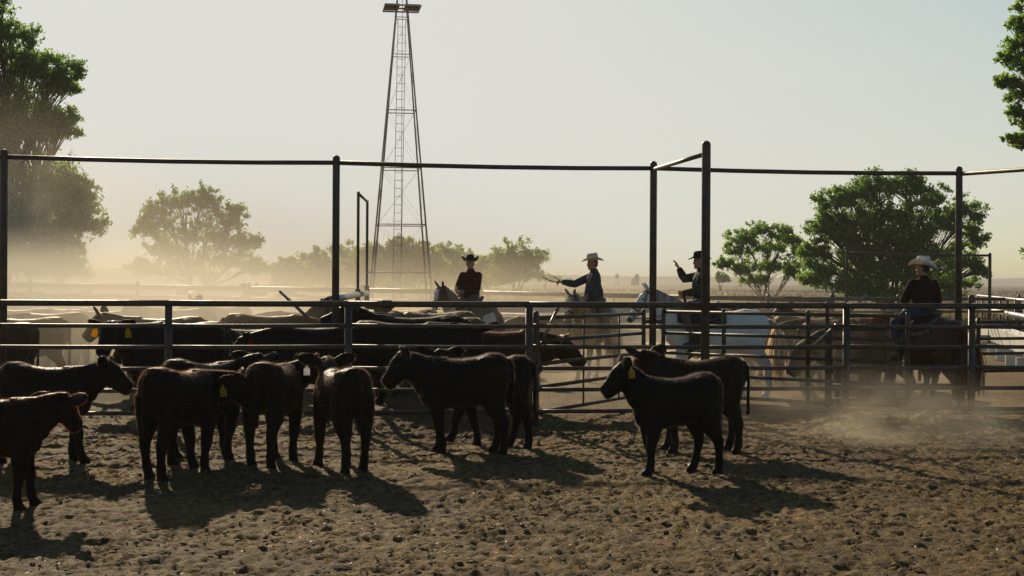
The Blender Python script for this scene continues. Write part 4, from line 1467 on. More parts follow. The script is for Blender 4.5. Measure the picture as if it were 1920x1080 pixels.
# ------------------------------------------------------------------ horses
def horse_mesh(name, neck=(38, 0), head=(-48, 0), legs=(0, 0, 0, 0), voxel=0.019, nl=0.86):
    mb = MB()
    tor = [(-0.84, 1.27, 1.08, 0.06), (-0.79, 1.38, 0.98, 0.18), (-0.66, 1.50, 0.84, 0.265), (-0.45, 1.525, 0.77, 0.29), (-0.18, 1.455, 0.72, 0.295), (0.10, 1.43, 0.69, 0.30), (0.32, 1.475, 0.70, 0.275), (0.50, 1.51, 0.77, 0.235), (0.64, 1.40, 0.88, 0.19), (0.73, 1.27, 0.98, 0.10)]
    sides = 20
    base = len(mb.v)
    for (x, zt, zb, w) in tor:
        for k in range(sides):
            an = 2 * PI * k / sides
            c_, s_ = math.cos(an), math.sin(an)
            mb.v.append(Vector((x, w * math.copysign(abs(c_) ** 0.9, c_), (zt + zb) / 2 + (zt - zb) / 2 * math.copysign(abs(s_) ** 0.9, s_))))
    for i in range(len(tor) - 1):
        for k in range(sides):
            k2 = (k + 1) % sides
            mb.f.append((base + i * sides + k, base + i * sides + k2, base + (i + 1) * sides + k2, base + (i + 1) * sides + k))
    mb.f.append(tuple(base + k for k in reversed(range(sides))))
    mb.f.append(tuple(base + (len(tor) - 1) * sides + k for k in range(sides)))
    B = Vector((0.46, 0, 1.18))
    nd = vdir(*neck)
    P = B + nd * nl
    sd = Vector((0, 0, 1)).cross(nd).normalized()
    mb.tube([B, B.lerp(P, 0.35) + Vector((0.03, 0, 0.02)), B.lerp(P, 0.7), P], [(0.17, 0.31), (0.125, 0.24), (0.10, 0.175), (0.085, 0.14)], 14, hint=sd)
    hd = vdir(*head)
    hs_ = Vector((0, 0, 1)).cross(hd).normalized()
    hu = hd.cross(hs_).normalized()
    A = P - hd * 0.06 - hu * 0.05

    def hp(f, up=0.0, sv=0.0):
        return A + hd * (0.62 * f) + hu * up + hs_ * sv
    mb.tube([hp(-0.03), hp(0.08), hp(0.25, -0.01), hp(0.42, -0.015), hp(0.62, -0.02), hp(0.82, -0.025), hp(0.95, -0.035), hp(1.01, -0.045)],
            [(0.06, 0.075), (0.088, 0.115), (0.098, 0.145), (0.082, 0.125), (0.060, 0.090), (0.056, 0.070), (0.052, 0.060), (0.028, 0.032)], 14, hint=hs_)
    mb.ball(hp(0.27, -0.075), (0.10, 0.075, 0.09))
    for y in (-1, 1):
        mb.ball(hp(0.30, 0.055, y * 0.075), (0.03, 0.03, 0.026))
        e0 = hp(0.02, 0.085, y * 0.055)
        ed = (hu * 0.9 + hs_ * y * 0.30 - hd * 0.25).normalized()
        mb.tube([e0, e0 + ed * 0.06, e0 + ed * 0.12, e0 + ed * 0.18], [(0.030, 0.026), (0.040, 0.022), (0.030, 0.019), (0.008, 0.008)], 10, hint=hs_)
    F_ = [((0.48, 0.15, 1.08), (0.10, 0.18)), ((0.46, 0.16, 0.88), (0.095, 0.135)), ((0.475, 0.155, 0.66), (0.068, 0.085)), ((0.485, 0.15, 0.49), (0.058, 0.062)), ((0.475, 0.148, 0.33), (0.038, 0.044)), ((0.475, 0.148, 0.19), (0.048, 0.052)), ((0.51, 0.148, 0.105), (0.042, 0.046)), ((0.54, 0.148, 0.06), (0.056, 0.062)), ((0.555, 0.148, -0.01), (0.066, 0.076))]
    H_ = [((-0.55, 0.15, 1.20), (0.13, 0.25)), ((-0.52, 0.17, 0.95), (0.125, 0.205)), ((-0.58, 0.17, 0.75), (0.085, 0.125)), ((-0.69, 0.165, 0.58), (0.058, 0.075)), ((-0.70, 0.16, 0.50), (0.054, 0.066)), ((-0.68, 0.16, 0.34), (0.042, 0.049)), ((-0.665, 0.16, 0.19), (0.050, 0.055)), ((-0.62, 0.16, 0.105), (0.044, 0.048)), ((-0.59, 0.16, 0.06), (0.056, 0.062)), ((-0.575, 0.16, -0.01), (0.066, 0.076))]
    for k, (T, side) in enumerate(((F_, 1), (F_, -1), (H_, 1), (H_, -1))):
        pts = swing_leg(T, side, legs[k])
        mb.tube([p for p, r in pts], [r for p, r in pts], 12)
    me = remesh(mb, name, voxel, 4, 0.5)
    return me, dict(P=P, B=B, nd=nd, hd=hd, hs=hs_, hu=hu, hp=hp, sd=sd)


def strands(pts_fn, n, width, seed, name, mat, parent, col):
    """Long hair: thin ribbons, pts_fn(rs) gives the points of one lock."""
    rs = np.random.default_rng(seed)
    V, Fc = [], []
    for i in range(n):
        P = pts_fn(rs)
        w = width * rs.uniform(0.6, 1.4)
        a = rs.uniform(0, PI)
        sdv = Vector((math.cos(a), math.sin(a), 0))
        b = len(V)
        m = len(P)
        for k, p in enumerate(P):
            ww = w * (1 - 0.75 * k / (m - 1))
            V += [tuple(p - sdv * ww), tuple(p + sdv * ww)]
        for k in range(m - 1):
            Fc.append((b + 2 * k, b + 2 * k + 1, b + 2 * k + 3, b + 2 * k + 2))
    o = obj(name, mesh_np(name, V, Fc), mat, parent)
    o.color = col
    return o


def patch_mat(name, base, mark, face_pts, patches, scale=2.2, thr=0.0, dapple=None):
    """Coat with white markings: spheres in object space with ragged edges."""
    m, nt, b = nmat(name)
    tc = N(nt, 'ShaderNodeTexCoord')
    n = noise_node(nt, 6.0, 4.0, 0.6, vec=tc.outputs['Object'])
    acc = None
    for (c, r) in face_pts + patches:
        d = N(nt, 'ShaderNodeVectorMath', operation='DISTANCE')
        d.inputs[1].default_value = tuple(c)
        nt.links.new(tc.outputs['Object'], d.inputs[0])
        nz = N(nt, 'ShaderNodeMath', operation='MULTIPLY_ADD')
        nz.inputs[1].default_value = -r * 0.9
        nz.inputs[2].default_value = r * 0.45
        nt.links.new(n.outputs['Fac'], nz.inputs[0])
        ad = N(nt, 'ShaderNodeMath', operation='ADD')
        nt.links.new(d.outputs['Value'], ad.inputs[0])
        nt.links.new(nz.outputs[0], ad.inputs[1])
        lt = N(nt, 'ShaderNodeMath', operation='LESS_THAN')
        lt.inputs[1].default_value = r
        nt.links.new(ad.outputs[0], lt.inputs[0])
        if acc is None:
            acc = lt.outputs[0]
        else:
            mx = N(nt, 'ShaderNodeMath', operation='MAXIMUM')
            nt.links.new(acc, mx.inputs[0])
            nt.links.new(lt.outputs[0], mx.inputs[1])
            acc = mx.outputs[0]
    nb = noise_node(nt, 3.0 if dapple is None else 9.0, 3.0, 0.5, vec=tc.outputs['Object'])
    rb = ramp(nt, nb.outputs['Fac'], [(0.35, base), (0.68, dapple or tuple(x * 0.7 for x in base))])
    if acc is not None:
        mix = N(nt, 'ShaderNodeMix', data_type='RGBA')
        nt.links.new(acc, mix.inputs[0])
        nt.links.new(rb.outputs[0], mix.inputs[6])
        mix.inputs[7].default_value = tuple(mark) + (1,)
        nt.links.new(mix.outputs[2], b.inputs['Base Color'])
    else:
        nt.links.new(rb.outputs[0], b.inputs['Base Color'])
    b.inputs['Roughness'].default_value = 0.5
    b.inputs['Specular IOR Level'].default_value = 0.25
    b.inputs['Sheen Weight'].default_value = 0.1
    nh = noise_node(nt, 70.0, 3.0, 0.6, vec=tc.outputs['Object'])
    bump(nt, b, nh.outputs['Fac'], 0.25, 0.008)
    return m


M['leather'] = simple('dark_leather', (0.030, 0.020, 0.014), (0.060, 0.036, 0.022), 12.0, 0.45, 0, 0.5, 0.1)
M['leather_tan'] = simple('tan_leather', (0.16, 0.095, 0.05), (0.10, 0.06, 0.032), 10.0, 0.5, 0, 0.5, 0.1)
M['pad'] = simple('saddle_pad', (0.25, 0.20, 0.14), (0.07, 0.06, 0.055), 14.0, 0.9)
M['strap'] = simple('black_strap', (0.015, 0.013, 0.012), (0.03, 0.024, 0.02), 10.0, 0.5)
M['steel'] = simple('bright_steel', (0.5, 0.49, 0.47), (0.35, 0.34, 0.33), 8.0, 0.28, 0.9)


def horse(label, px, Y, yaw, H, mat_fn, mane_col, tail_col, seed, bridle=True, long=1.0, **pose):
    p = gx(px, Y)
    root = empty('horse', tuple(p), math.radians(yaw))
    s = H / 1.5
    root.scale = (s * long, s, s)
    tag(root, label, 'horse')
    me, I = horse_mesh('horse_body', **pose)
    mat = mat_fn(I)
    obj('body', me, mat, root)
    hp, nd, P, B = I['hp'], I['nd'], I['P'], I['B']
    up = Vector((0, 0, 1))
    nup = (up - nd * up.dot(nd)).normalized()

    def mane(rs):
        t = rs.random()
        a = (B + Vector((0.0, 0, 0.13))).lerp(P, 0.12 + 0.88 * t) + nup * (0.29 * (1 - t) + 0.125 * t * 1.0 - 0.02) * (0.95 if t > 0.3 else 0.85)
        sgn = 1 if rs.random() < 0.8 else -1
        side = I['sd'] * sgn
        L_ = rs.uniform(0.12, 0.24)
        return [a, a + side * 0.05 + nup * 0.025, a + side * (0.09 + 0.03 * rs.random()) - up * L_ * 0.5, a + side * (0.11 + 0.04 * rs.random()) - up * L_]
    strands(mane, 420, 0.008, seed, 'mane', M['hair'], root, mane_col)

    def fore(rs):
        a = hp(0.03, 0.10, rs.uniform(-0.04, 0.04))
        return [a, a + I['hu'] * 0.03 + I['hd'] * 0.05, a + I['hd'] * 0.16 + Vector((0, 0, -0.01)), a + I['hd'] * rs.uniform(0.2, 0.27) + I['hu'] * -0.02]
    strands(fore, 60, 0.008, seed + 1, 'forelock', M['hair'], root, mane_col)

    def tail(rs):
        y, x = rs.normal(0, 0.045), rs.normal(0, 0.03)
        L_ = rs.uniform(0.55, 1.0)
        a = Vector((-0.82, y * 0.4, 1.31 + x * 0.5))
        return [a, a + Vector((-0.10, y * 0.4, -0.05)), a + Vector((-0.145 + x, y * 1.2, -0.30 * L_)), a + Vector((-0.14 + x * 1.6, y * 1.9, -0.62 * L_)), a + Vector((-0.12 + x * 2, y * 2.0, -0.98 * L_))]
    strands(tail, 800, 0.010, seed + 2, 'tail', M['hair'], root, tail_col)
    for y in (-1, 1):
        MB().ball(hp(0.31, 0.06, y * 0.093), 0.018, 8, 6).build('eye', M['eye'], root)
        MB().ball(hp(0.95, 0.005, y * 0.042), (0.016, 0.014, 0.016), 8, 6).build('nostril', M['eye'], root)
    if bridle:
        br = MB()

        def loop(f, ku, kd, w, tilt=0.0):
            pts_ = []
            for k in range(17):
                a = 2 * PI * k / 16
                u = math.cos(a)
                pts_.append(hp(f + tilt * u, (ku if u > 0 else kd) * u - 0.012, w * math.sin(a)))
            br.tube(pts_, [(0.012, 0.005)] * 17, 6, hint=I['hd'], cap=False)
        loop(0.64, 0.105, 0.105, 0.075)
        loop(0.12, 0.135, 0.145, 0.108, -0.05)
        for y in (-1, 1):
            br.tube([hp(0.06, 0.11, y * 0.09), hp(0.30, 0.02, y * 0.112), hp(0.62, -0.02, y * 0.078), hp(0.86, -0.035, y * 0.066)], [(0.011, 0.005)] * 4, 6, hint=I['hd'])
        bo = br.build('bridle', M['strap'], root)
        for y in (-1, 1):
            rn = MB()
            q0, q1 = hp(0.86, -0.04, y * 0.07), Vector((0.42, y * 0.05, 1.66))
            rn.tube(bez(q0, q0.lerp(q1, 0.5) + Vector((0, y * 0.12, -0.22)), q1, 8), 0.008, 6)
            rn.build('rein', M['strap'], bo)
            MB().ball(hp(0.86, -0.035, y * 0.072), 0.02, 8, 6).build('bit_ring', M['steel'], bo)
    return root, I, s


def saddle(label, root, s, pad_mat, lm, dx=0.0):
    so = empty('saddle', root.matrix_basis @ Vector((dx, 0, 0)), root.rotation_euler.z)
    so.scale = (s, s, s)
    tag(so, label, 'saddle')

    def shell(x0, x1, yspan, off, zoff, nm, mt, th=0.02):
        """A sheet bent over the horse's back."""
        mb = MB()
        nx_, ny_ = 10, 14
        for side in (0, 1):
            for i in range(nx_ + 1):
                x = x0 + (x1 - x0) * i / nx_
                zt = float(np.interp(x, [-0.45, -0.18, 0.10, 0.32, 0.50], [1.525, 1.455, 1.43, 1.475, 1.51]))
                w = float(np.interp(x, [-0.45, -0.18, 0.10, 0.32, 0.50], [0.29, 0.295, 0.30, 0.275, 0.235]))
                for j in range(ny_ + 1):
                    a = (j / ny_ - 0.5) * 2 * yspan
                    r_ = off + (th if side else 0)
                    mb.v.append(Vector((x, (w + r_) * math.sin(a), zt - 0.37 + (0.37 + r_) * math.cos(a) + zoff)))
        n1 = (nx_ + 1) * (ny_ + 1)
        g = lambda s_, i, j: s_ * n1 + i * (ny_ + 1) + j
        for i in range(nx_):
            for j in range(ny_):
                mb.f.append((g(1, i, j), g(1, i + 1, j), g(1, i + 1, j + 1), g(1, i, j + 1)))
                mb.f.append((g(0, i, j), g(0, i, j + 1), g(0, i + 1, j + 1), g(0, i + 1, j)))
        for i in range(nx_):
            mb.f.append((g(0, i, 0), g(0, i + 1, 0), g(1, i + 1, 0), g(1, i, 0)))
            mb.f.append((g(0, i, ny_), g(1, i, ny_), g(1, i + 1, ny_), g(0, i + 1, ny_)))
        for j in range(ny_):
            mb.f.append((g(0, 0, j), g(1, 0, j), g(1, 0, j + 1), g(0, 0, j + 1)))
            mb.f.append((g(0, nx_, j), g(0, nx_, j + 1), g(1, nx_, j + 1), g(1, nx_, j)))
        return mb.build(nm, mt, so)
    shell(-0.36, 0.46, 1.15, 0.012, 0.0, 'saddle_pad', pad_mat, 0.03)
    shell(-0.28, 0.36, 0.95, 0.046, 0.0, 'skirt', lm, 0.025)
    seat = MB()
    seat.tube([(-0.26, 0, 1.64), (-0.20, 0, 1.57), (-0.05, 0, 1.54), (0.12, 0, 1.54), (0.24, 0, 1.57), (0.31, 0, 1.60)], [(0.17, 0.03), (0.18, 0.05), (0.15, 0.05), (0.13, 0.05), (0.12, 0.05), (0.08, 0.03)], 12, hint=(0, 1, 0))
    seat.build('seat', lm, so)
    hn = MB().tube([(0.29, 0, 1.58), (0.31, 0, 1.67), (0.325, 0, 1.72)], [0.035, 0.024, 0.026], 10).ball((0.33, 0, 1.735), (0.045, 0.04, 0.02))
    hn.build('horn', lm, so)
    for y in (-1, 1):
        f = MB()
        f.tube([(0.10, y * 0.30, 1.42), (0.14, y * 0.375, 1.15), (0.16, y * 0.385, 0.88)], [(0.10, 0.012), (0.09, 0.012), (0.05, 0.012)], 10, hint=(1, 0, 0))
        f.build('fender', lm, so)
        st = MB()
        q = [(0.16, y * 0.39, 0.88), (0.22, y * 0.39, 0.80), (0.23, y * 0.39, 0.72), (0.16, y * 0.39, 0.70), (0.09, y * 0.39, 0.72), (0.10, y * 0.39, 0.80), (0.16, y * 0.39, 0.88)]
        st.tube(q, [(0.04, 0.012)] * 7, 6, hint=(0, 1, 0), cap=False)
        st.build('stirrup', lm, so)
    ci = MB()
    pts_ = [Vector((0.24, 0.325 * math.sin(a), 1.07 - 0.40 * math.cos(a))) for a in [(-2.2 + 4.4 * k / 16) for k in range(17)]]
    ci.tube(pts_, [(0.04, 0.008)] * 17, 6, hint=(1, 0, 0))
    ci.build('cinch', M['strap'], so)
    return so


# ------------------------------------------------------------------ riders
def plaid_mat(name, c_red, c_dark, scale):
    m, nt, b = nmat(name)
    tc = N(nt, 'ShaderNodeTexCoord')
    sx = N(nt, 'ShaderNodeSeparateXYZ')
    nt.links.new(tc.outputs['Object'], sx.inputs[0])
    hz_ = N(nt, 'ShaderNodeMath', operation='ARCTAN2')
    nt.links.new(sx.outputs['X'], hz_.inputs[0])
    nt.links.new(sx.outputs['Y'], hz_.inputs[1])
    facs = []
    for src, sc in ((sx.outputs['Z'], scale), (hz_.outputs[0], scale * 0.2)):
        mu = N(nt, 'ShaderNodeMath', operation='MULTIPLY')
        mu.inputs[1].default_value = sc
        nt.links.new(src, mu.inputs[0])
        fr = N(nt, 'ShaderNodeMath', operation='FRACT')
        nt.links.new(mu.outputs[0], fr.inputs[0])
        gt = N(nt, 'ShaderNodeMath', operation='GREATER_THAN')
        gt.inputs[1].default_value = 0.5
        nt.links.new(fr.outputs[0], gt.inputs[0])
        facs.append(gt.outputs[0])
    ad = N(nt, 'ShaderNodeMath', operation='ADD')
    nt.links.new(facs[0], ad.inputs[0])
    nt.links.new(facs[1], ad.inputs[1])
    hv = N(nt, 'ShaderNodeMath', operation='MULTIPLY')
    hv.inputs[1].default_value = 0.5
    nt.links.new(ad.outputs[0], hv.inputs[0])
    r = ramp(nt, hv.outputs[0], [(0.0, c_red), (0.5, tuple((x + y) * 0.42 for x, y in zip(c_red, c_dark))), (1.0, c_dark)])
    nt.links.new(r.outputs[0], b.inputs['Base Color'])
    b.inputs['Roughness'].default_value = 0.9
    b.inputs['Specular IOR Level'].default_value = 0.15
    n = noise_node(nt, 12.0, 3.0)
    bump(nt, b, n.outputs['Fac'], 0.6, 0.03)
    return m


M['skin'] = simple('weathered_skin', (0.42, 0.22, 0.14), (0.34, 0.165, 0.10), 14.0, 0.55, 0, 0.3)
M['plaid'] = plaid_mat('red_plaid', (0.10, 0.016, 0.013), (0.026, 0.009, 0.009), 13.0)
M['plaid_dark'] = plaid_mat('dark_plaid', (0.052, 0.011, 0.010), (0.007, 0.006, 0.006), 15.0)
M['denim'] = simple('grey_denim', (0.060, 0.066, 0.072), (0.035, 0.040, 0.046), 6.0, 0.9, 0, 0.2, 0.5)
M['jeans'] = simple('blue_jeans', (0.035, 0.045, 0.07), (0.06, 0.07, 0.095), 6.0, 0.9, 0, 0.2, 0.4)
M['vest'] = simple('dark_vest', (0.014, 0.016, 0.020), (0.024, 0.026, 0.030), 6.0, 0.8, 0, 0.3, 0.5)
M['camo'] = simple('camo_cloth', (0.075, 0.070, 0.045), (0.022, 0.022, 0.016), 16.0, 0.9, 0, 0.2, 0.3, pos=(0.44, 0.56))
M['chaps'] = simple('tan_chaps', (0.20, 0.125, 0.07), (0.14, 0.085, 0.045), 5.0, 0.75, 0, 0.3, 0.3)
M['glove'] = simple('tan_glove', (0.36, 0.24, 0.13), (0.26, 0.17, 0.09), 12.0, 0.8, 0, 0.2, 0.3)
M['glove_y'] = simple('yellow_glove', (0.60, 0.42, 0.04), (0.45, 0.30, 0.03), 12.0, 0.8, 0, 0.2, 0.3)
M['felt'] = simple('black_felt', (0.012, 0.011, 0.011), (0.02, 0.018, 0.017), 20.0, 0.85, 0, 0.2)
M['boot'] = simple('boot_leather', (0.05, 0.03, 0.02), (0.025, 0.016, 0.012), 8.0, 0.5)


def straw_hat_mat(name='straw_hat', c1=(0.62, 0.54, 0.40), c2=(0.74, 0.68, 0.55), tr=(0.75, 0.48, 0.22, 1)):
    m, nt, b = nmat(name)
    nt.nodes.remove(b)
    out = nt.nodes['Material Output']
    tc = N(nt, 'ShaderNodeTexCoord')
    n = noise_node(nt, 90.0, 2.0, 0.5, vec=tc.outputs['Object'])
    r = ramp(nt, n.outputs['Fac'], [(0.35, c1), (0.65, c2)])
    d = N(nt, 'ShaderNodeBsdfDiffuse')
    t = N(nt, 'ShaderNodeBsdfTranslucent')
    t.inputs[0].default_value = tr
    ms = N(nt, 'ShaderNodeMixShader')
    ms.inputs[0].default_value = 0.22
    nt.links.new(r.outputs[0], d.inputs[0])
    nt.links.new(d.outputs[0], ms.inputs[1])
    nt.links.new(t.outputs[0], ms.inputs[2])
    nt.links.new(ms.outputs[0], out.inputs['Surface'])
    return m


M['straw_hat'] = straw_hat_mat()
M['white_hat'] = straw_hat_mat('white_straw_hat', (0.74, 0.72, 0.66), (0.84, 0.83, 0.79), (0.8, 0.68, 0.48, 1))


def hat(parent, loc, yaw, pitch, mat, band, s=1.0, curl=0.075, crown=0.125):
    """Western hat: curled brim, creased crown, band."""
    mb = MB()
    seg = 32
    rings = []

    def brim_z(a, t):
        return curl * (abs(math.sin(a)) ** 2.0) * t ** 1.6 - 0.028 * (abs(math.cos(a)) ** 3) * t ** 1.5
    prof = []
    for t in (1.0, 0.75, 0.5, 0.25, 0.0):
        prof.append(('brim', t))
    for h in (0.25, 0.5, 0.75, 0.92, 1.0):
        prof.append(('crown', h))
    for kind, t in prof:
        base = len(mb.v)
        for k in range(seg):
            a = 2 * PI * k / seg
            ca, sa = math.cos(a), math.sin(a)
            if kind == 'brim':
                rx, ry = 0.105 + 0.095 * t, 0.083 + 0.098 * t
                z = brim_z(a, t)
                ry2 = ry - 0.022 * t * t
                mb.v.append(Vector((rx * ca, ry2 * sa, z)))
            else:
                rx, ry = 0.105 - 0.022 * t ** 2, 0.083 - 0.022 * t ** 2
                if t > 0.9:
                    rx *= 0.88 if t < 1 else 0.62
                    ry *= 0.85 if t < 1 else 0.5
                pinch = 1 - 0.28 * max(0, ca) * t
                z = crown * t * (1.0 if t < 1 else 0.90) + 0.010 * ca * ca * (1 if ca < 0 else -0.6) * t
                mb.v.append(Vector((rx * ca, ry * sa * pinch, z)))
        rings.append(base)
    for i in range(len(rings) - 1):
        for k in range(seg):
            k2 = (k + 1) % seg
            mb.f.append((rings[i] + k, rings[i] + k2, rings[i + 1] + k2, rings[i + 1] + k))
    mb.v.append(Vector((0, 0, crown * 0.84)))
    c = len(mb.v) - 1
    for k in range(seg):
        mb.f.append((rings[-1] + k, rings[-1] + (k + 1) % seg, c))
    o = mb.build('hat', mat, parent)
    sm = o.modifiers.new('thick', 'SOLIDIFY')
    sm.thickness = 0.006
    sb = o.modifiers.new('sub', 'SUBSURF')
    sb.levels = sb.render_levels = 1
    o.location = loc
    o.rotation_euler = (0, pitch, yaw)
    o.scale = (s, s, s)
    bd = MB()
    pts_ = [Vector((0.107 * math.cos(2 * PI * k / 24), 0.085 * math.sin(2 * PI * k / 24), 0.016)) for k in range(25)]
    bd.tube(pts_, [(0.004, 0.014)] * 25, 6, hint=(0, 0, 1), cap=False)
    bd2 = MB()
    for k in range(25):
        pass
    base = len(bd2.v)
    for k in range(24):
        a = 2 * PI * k / 24
        for z, e in ((0.004, 0.0045), (0.030, 0.0035)):
            bd2.v.append(Vector(((0.105 + e) * math.cos(a), (0.083 + e) * math.sin(a) * (1 - 0.05 * max(0, math.cos(a))), z)))
    for k in range(24):
        k2 = (k + 1) % 24
        bd2.f.append((2 * k, 2 * k2, 2 * k2 + 1, 2 * k + 1))
    bo = bd2.build('hat_band', band, o)
    return o


def hand_tubes(mb, wrist, fdir, pn, mode, inflate=0.0, mirror=1):
    """Palm, four fingers and thumb. fdir = along the hand, pn = palm normal (towards what it holds)."""
    f = Vector(fdir).normalized()
    n = Vector(pn)
    n = (n - f * n.dot(f)).normalized()
    s = f.cross(n) * mirror                       # thumb side
    w = Vector(wrist)
    e = inflate
    mb.tube([w - f * 0.02, w + f * 0.03, w + f * 0.075, w + f * 0.095], [(0.026 + e, 0.020 + e), (0.038 + e, 0.018 + e), (0.042 + e, 0.016 + e), (0.034 + e, 0.011 + e)], 10, hint=s)
    lens = (0.070, 0.080, 0.075, 0.058)
    for k in range(4):
        o = w + f * 0.088 + s * (0.030 - 0.020 * k)
        L_ = lens[k]
        bend = {'fist': (1.2, 1.5, 1.3), 'open': (0.15, 0.25, 0.2), 'relax': (0.5, 0.7, 0.5)}[mode]
        a = 0.0
        pts_, p = [o - f * 0.015], o
        pts_.append(p)
        fan = s * (0.12 * (1.5 - k) / 1.5 if mode == 'open' else 0.0)
        for j, (b_, seg) in enumerate(zip(bend, (0.45, 0.32, 0.25))):
            a += b_
            d = (f * math.cos(a) + n * math.sin(a) + fan).normalized()
            p = p + d * L_ * seg
            pts_.append(p)
        mb.tube(pts_, [0.0095 + e, 0.0095 + e, 0.009 + e, 0.0085 + e, 0.0065 + e], 8, hint=s)
    t0 = w + f * 0.025 + s * 0.030
    td = (s * 0.75 + f * 0.7 + n * 0.25).normalized() if mode != 'fist' else (f * 0.8 + n * 0.55 + s * 0.25).normalized()
    t1 = t0 + td * 0.035
    t2 = t1 + (td + (n * 0.6 if mode == 'fist' else f * 0.5)).normalized() * 0.030
    t3 = t2 + (td + (n * 0.9 - s * 0.5 if mode == 'fist' else f * 0.8)).normalized() * 0.024
    mb.tube([t0 - td * 0.015, t0, t1, t2, t3], [0.013 + e, 0.0125 + e, 0.011 + e, 0.010 + e, 0.007 + e], 8, hint=n)


def rider(label, horse_root, hs, twist, shirt, legs_m, hat_m, band_m, arms, gloves, head_yaw=0.0, head_pitch=0.0, S=1.0, belly=1.0, sleeve=None, vest=None, hat_kw=None, lean=0.0, beard=None, hair=(0.05, 0.03, 0.02), hat_tilt=0.0, seat_x=0.02):
    """Seated figure. arms: for left (+y) and right (-y): (elbow, wrist, hand mode, palm normal)."""
    loc = horse_root.matrix_basis @ Vector((seat_x, 0, 1.585))
    root = empty('person', tuple(loc), horse_root.rotation_euler.z)
    root.scale = (S, S, S)
    tag(root, label, 'person')
    tw = math.radians(twist)
    T = lambda p: rotz(Vector((p[0] + lean * max(0, p[2]), p[1], p[2])), tw * min(1, max(0, p[2] / 0.25)))
    torso = [((-0.01, 0, -0.02), 0.175, 0.135), ((-0.015, 0, 0.08), 0.185, 0.145 * belly), ((-0.015, 0, 0.20), 0.182, 0.138 * belly), ((-0.005, 0, 0.33), 0.192, 0.138), ((-0.012, 0, 0.44), 0.198, 0.128), ((-0.02, 0, 0.52), 0.172, 0.102), ((-0.015, 0, 0.575), 0.088, 0.074)]
    hy = math.radians(head_yaw)
    HC = T((0.015, 0, 0.735))
    shoulders = {1: T((-0.01, 0.185, 0.485)), -1: T((-0.01, -0.185, 0.485))}

    def trunk(mb, e):
        mb.tube([T(p) for p, w, d in torso], [(w + e, d + e) for p, w, d in torso], 16, hint=rotz((0, 1, 0), tw))
        for y in (1, -1):
            mb.ball(shoulders[y], 0.070 + e)

    def arm(mb, y, e):
        el, wr, md, pn = arms[y]
        sh = shoulders[y]
        el, wr = Vector(el), Vector(wr)
        mb.tube([sh, sh.lerp(el, 0.5), el, el.lerp(wr, 0.35), wr], [0.072 + e, 0.066 + e * 1.5, 0.058 + e * 1.9, 0.054 + e * 1.9, 0.033 + e * 1.7], 10, hint=(0.1, 0.2, 1))

    def limbs(mb, e, upto=5):
        for y in (1, -1):
            L_ = [Vector((-0.02, y * 0.09, 0.03)), Vector((0.14, y * 0.22, -0.02)), Vector((0.30, y * 0.335, -0.16)), Vector((0.26, y * 0.375, -0.33)), Vector((0.17, y * 0.385, -0.58))]
            mb.tube(L_, [0.105 + e, 0.092 + e, 0.070 + e, 0.062 + e, 0.040 + e], 12, hint=(0.3, 0.2, 1))
        mb.ball((-0.03, 0, 0.03), (0.14 + e, 0.17 + e, 0.12 + e))
    body = MB()
    trunk(body, -0.008)
    limbs(body, -0.010)
    R_ = Matrix.Rotation(hy + tw, 3, 'Z') @ Matrix.Rotation(head_pitch, 3, 'Y')

    def hb(c, r):
        q = HC + R_ @ Vector(c)
        body.ball(q, r, 14, 10, R_)
    body.tube([T((-0.015, 0, 0.53)), T((-0.01, 0, 0.60)), HC + R_ @ Vector((-0.015, 0, -0.03))], [0.068, 0.058, 0.058], 12)
    hb((0, 0, 0.025), (0.098, 0.077, 0.105))
    hb((0.022, 0, -0.055), (0.072, 0.058, 0.075))
    hb((0.070, 0, -0.105), (0.026, 0.032, 0.024))
    hb((0.098, 0, -0.030), (0.022, 0.014, 0.016))
    hb((0.090, 0, -0.005), (0.014, 0.011, 0.034))
    hb((0.080, 0, 0.022), (0.020, 0.058, 0.012))
    hb((0.083, 0, -0.064), (0.016, 0.026, 0.009))
    hb((0.082, 0, -0.078), (0.014, 0.022, 0.008))
    for y in (1, -1):
        hb((-0.008, y * 0.080, -0.015), (0.022, 0.010, 0.032))
        hb((0.058, y * 0.040, -0.030), (0.026, 0.022, 0.022))
        arm(body, y, -0.008)
        el, wr, md, pn = arms[y]
        hand_tubes(body, wr, Vector(wr) - Vector(el), pn, md, 0.0, mirror=y)
    obj('body', remesh(body, 'person_body', 0.0085, 2, 0.4), M['skin'], root)
    for y in (1, -1):
        MB().ball(HC + R_ @ Vector((0.086, y * 0.030, 0.002)), (0.009, 0.012, 0.009), 8, 6).build('eye', M['eye'], root)
    sh = MB()
    trunk(sh, 0.010)
    sh.tube([T((-0.015, 0, 0.55)), T((-0.012, 0, 0.625))], [0.080, 0.074], 12)
    ar_m = MB() if sleeve else sh
    for y in (1, -1):
        arm(ar_m, y, 0.010)
        if sleeve:
            ar_m.ball(shoulders[y], 0.074)
    if sleeve:
        obj('sleeves', remesh(ar_m, 'sleeves', 0.011, 2, 0.4), sleeve, root)
    so = obj('shirt' if not vest else 'vest', remesh(sh, 'shirt', 0.011, 3, 0.4), shirt if not vest else vest, root)
    lm = MB()
    limbs(lm, 0.010)
    obj('trousers', remesh(lm, 'trousers', 0.013, 3, 0.4), legs_m, root)
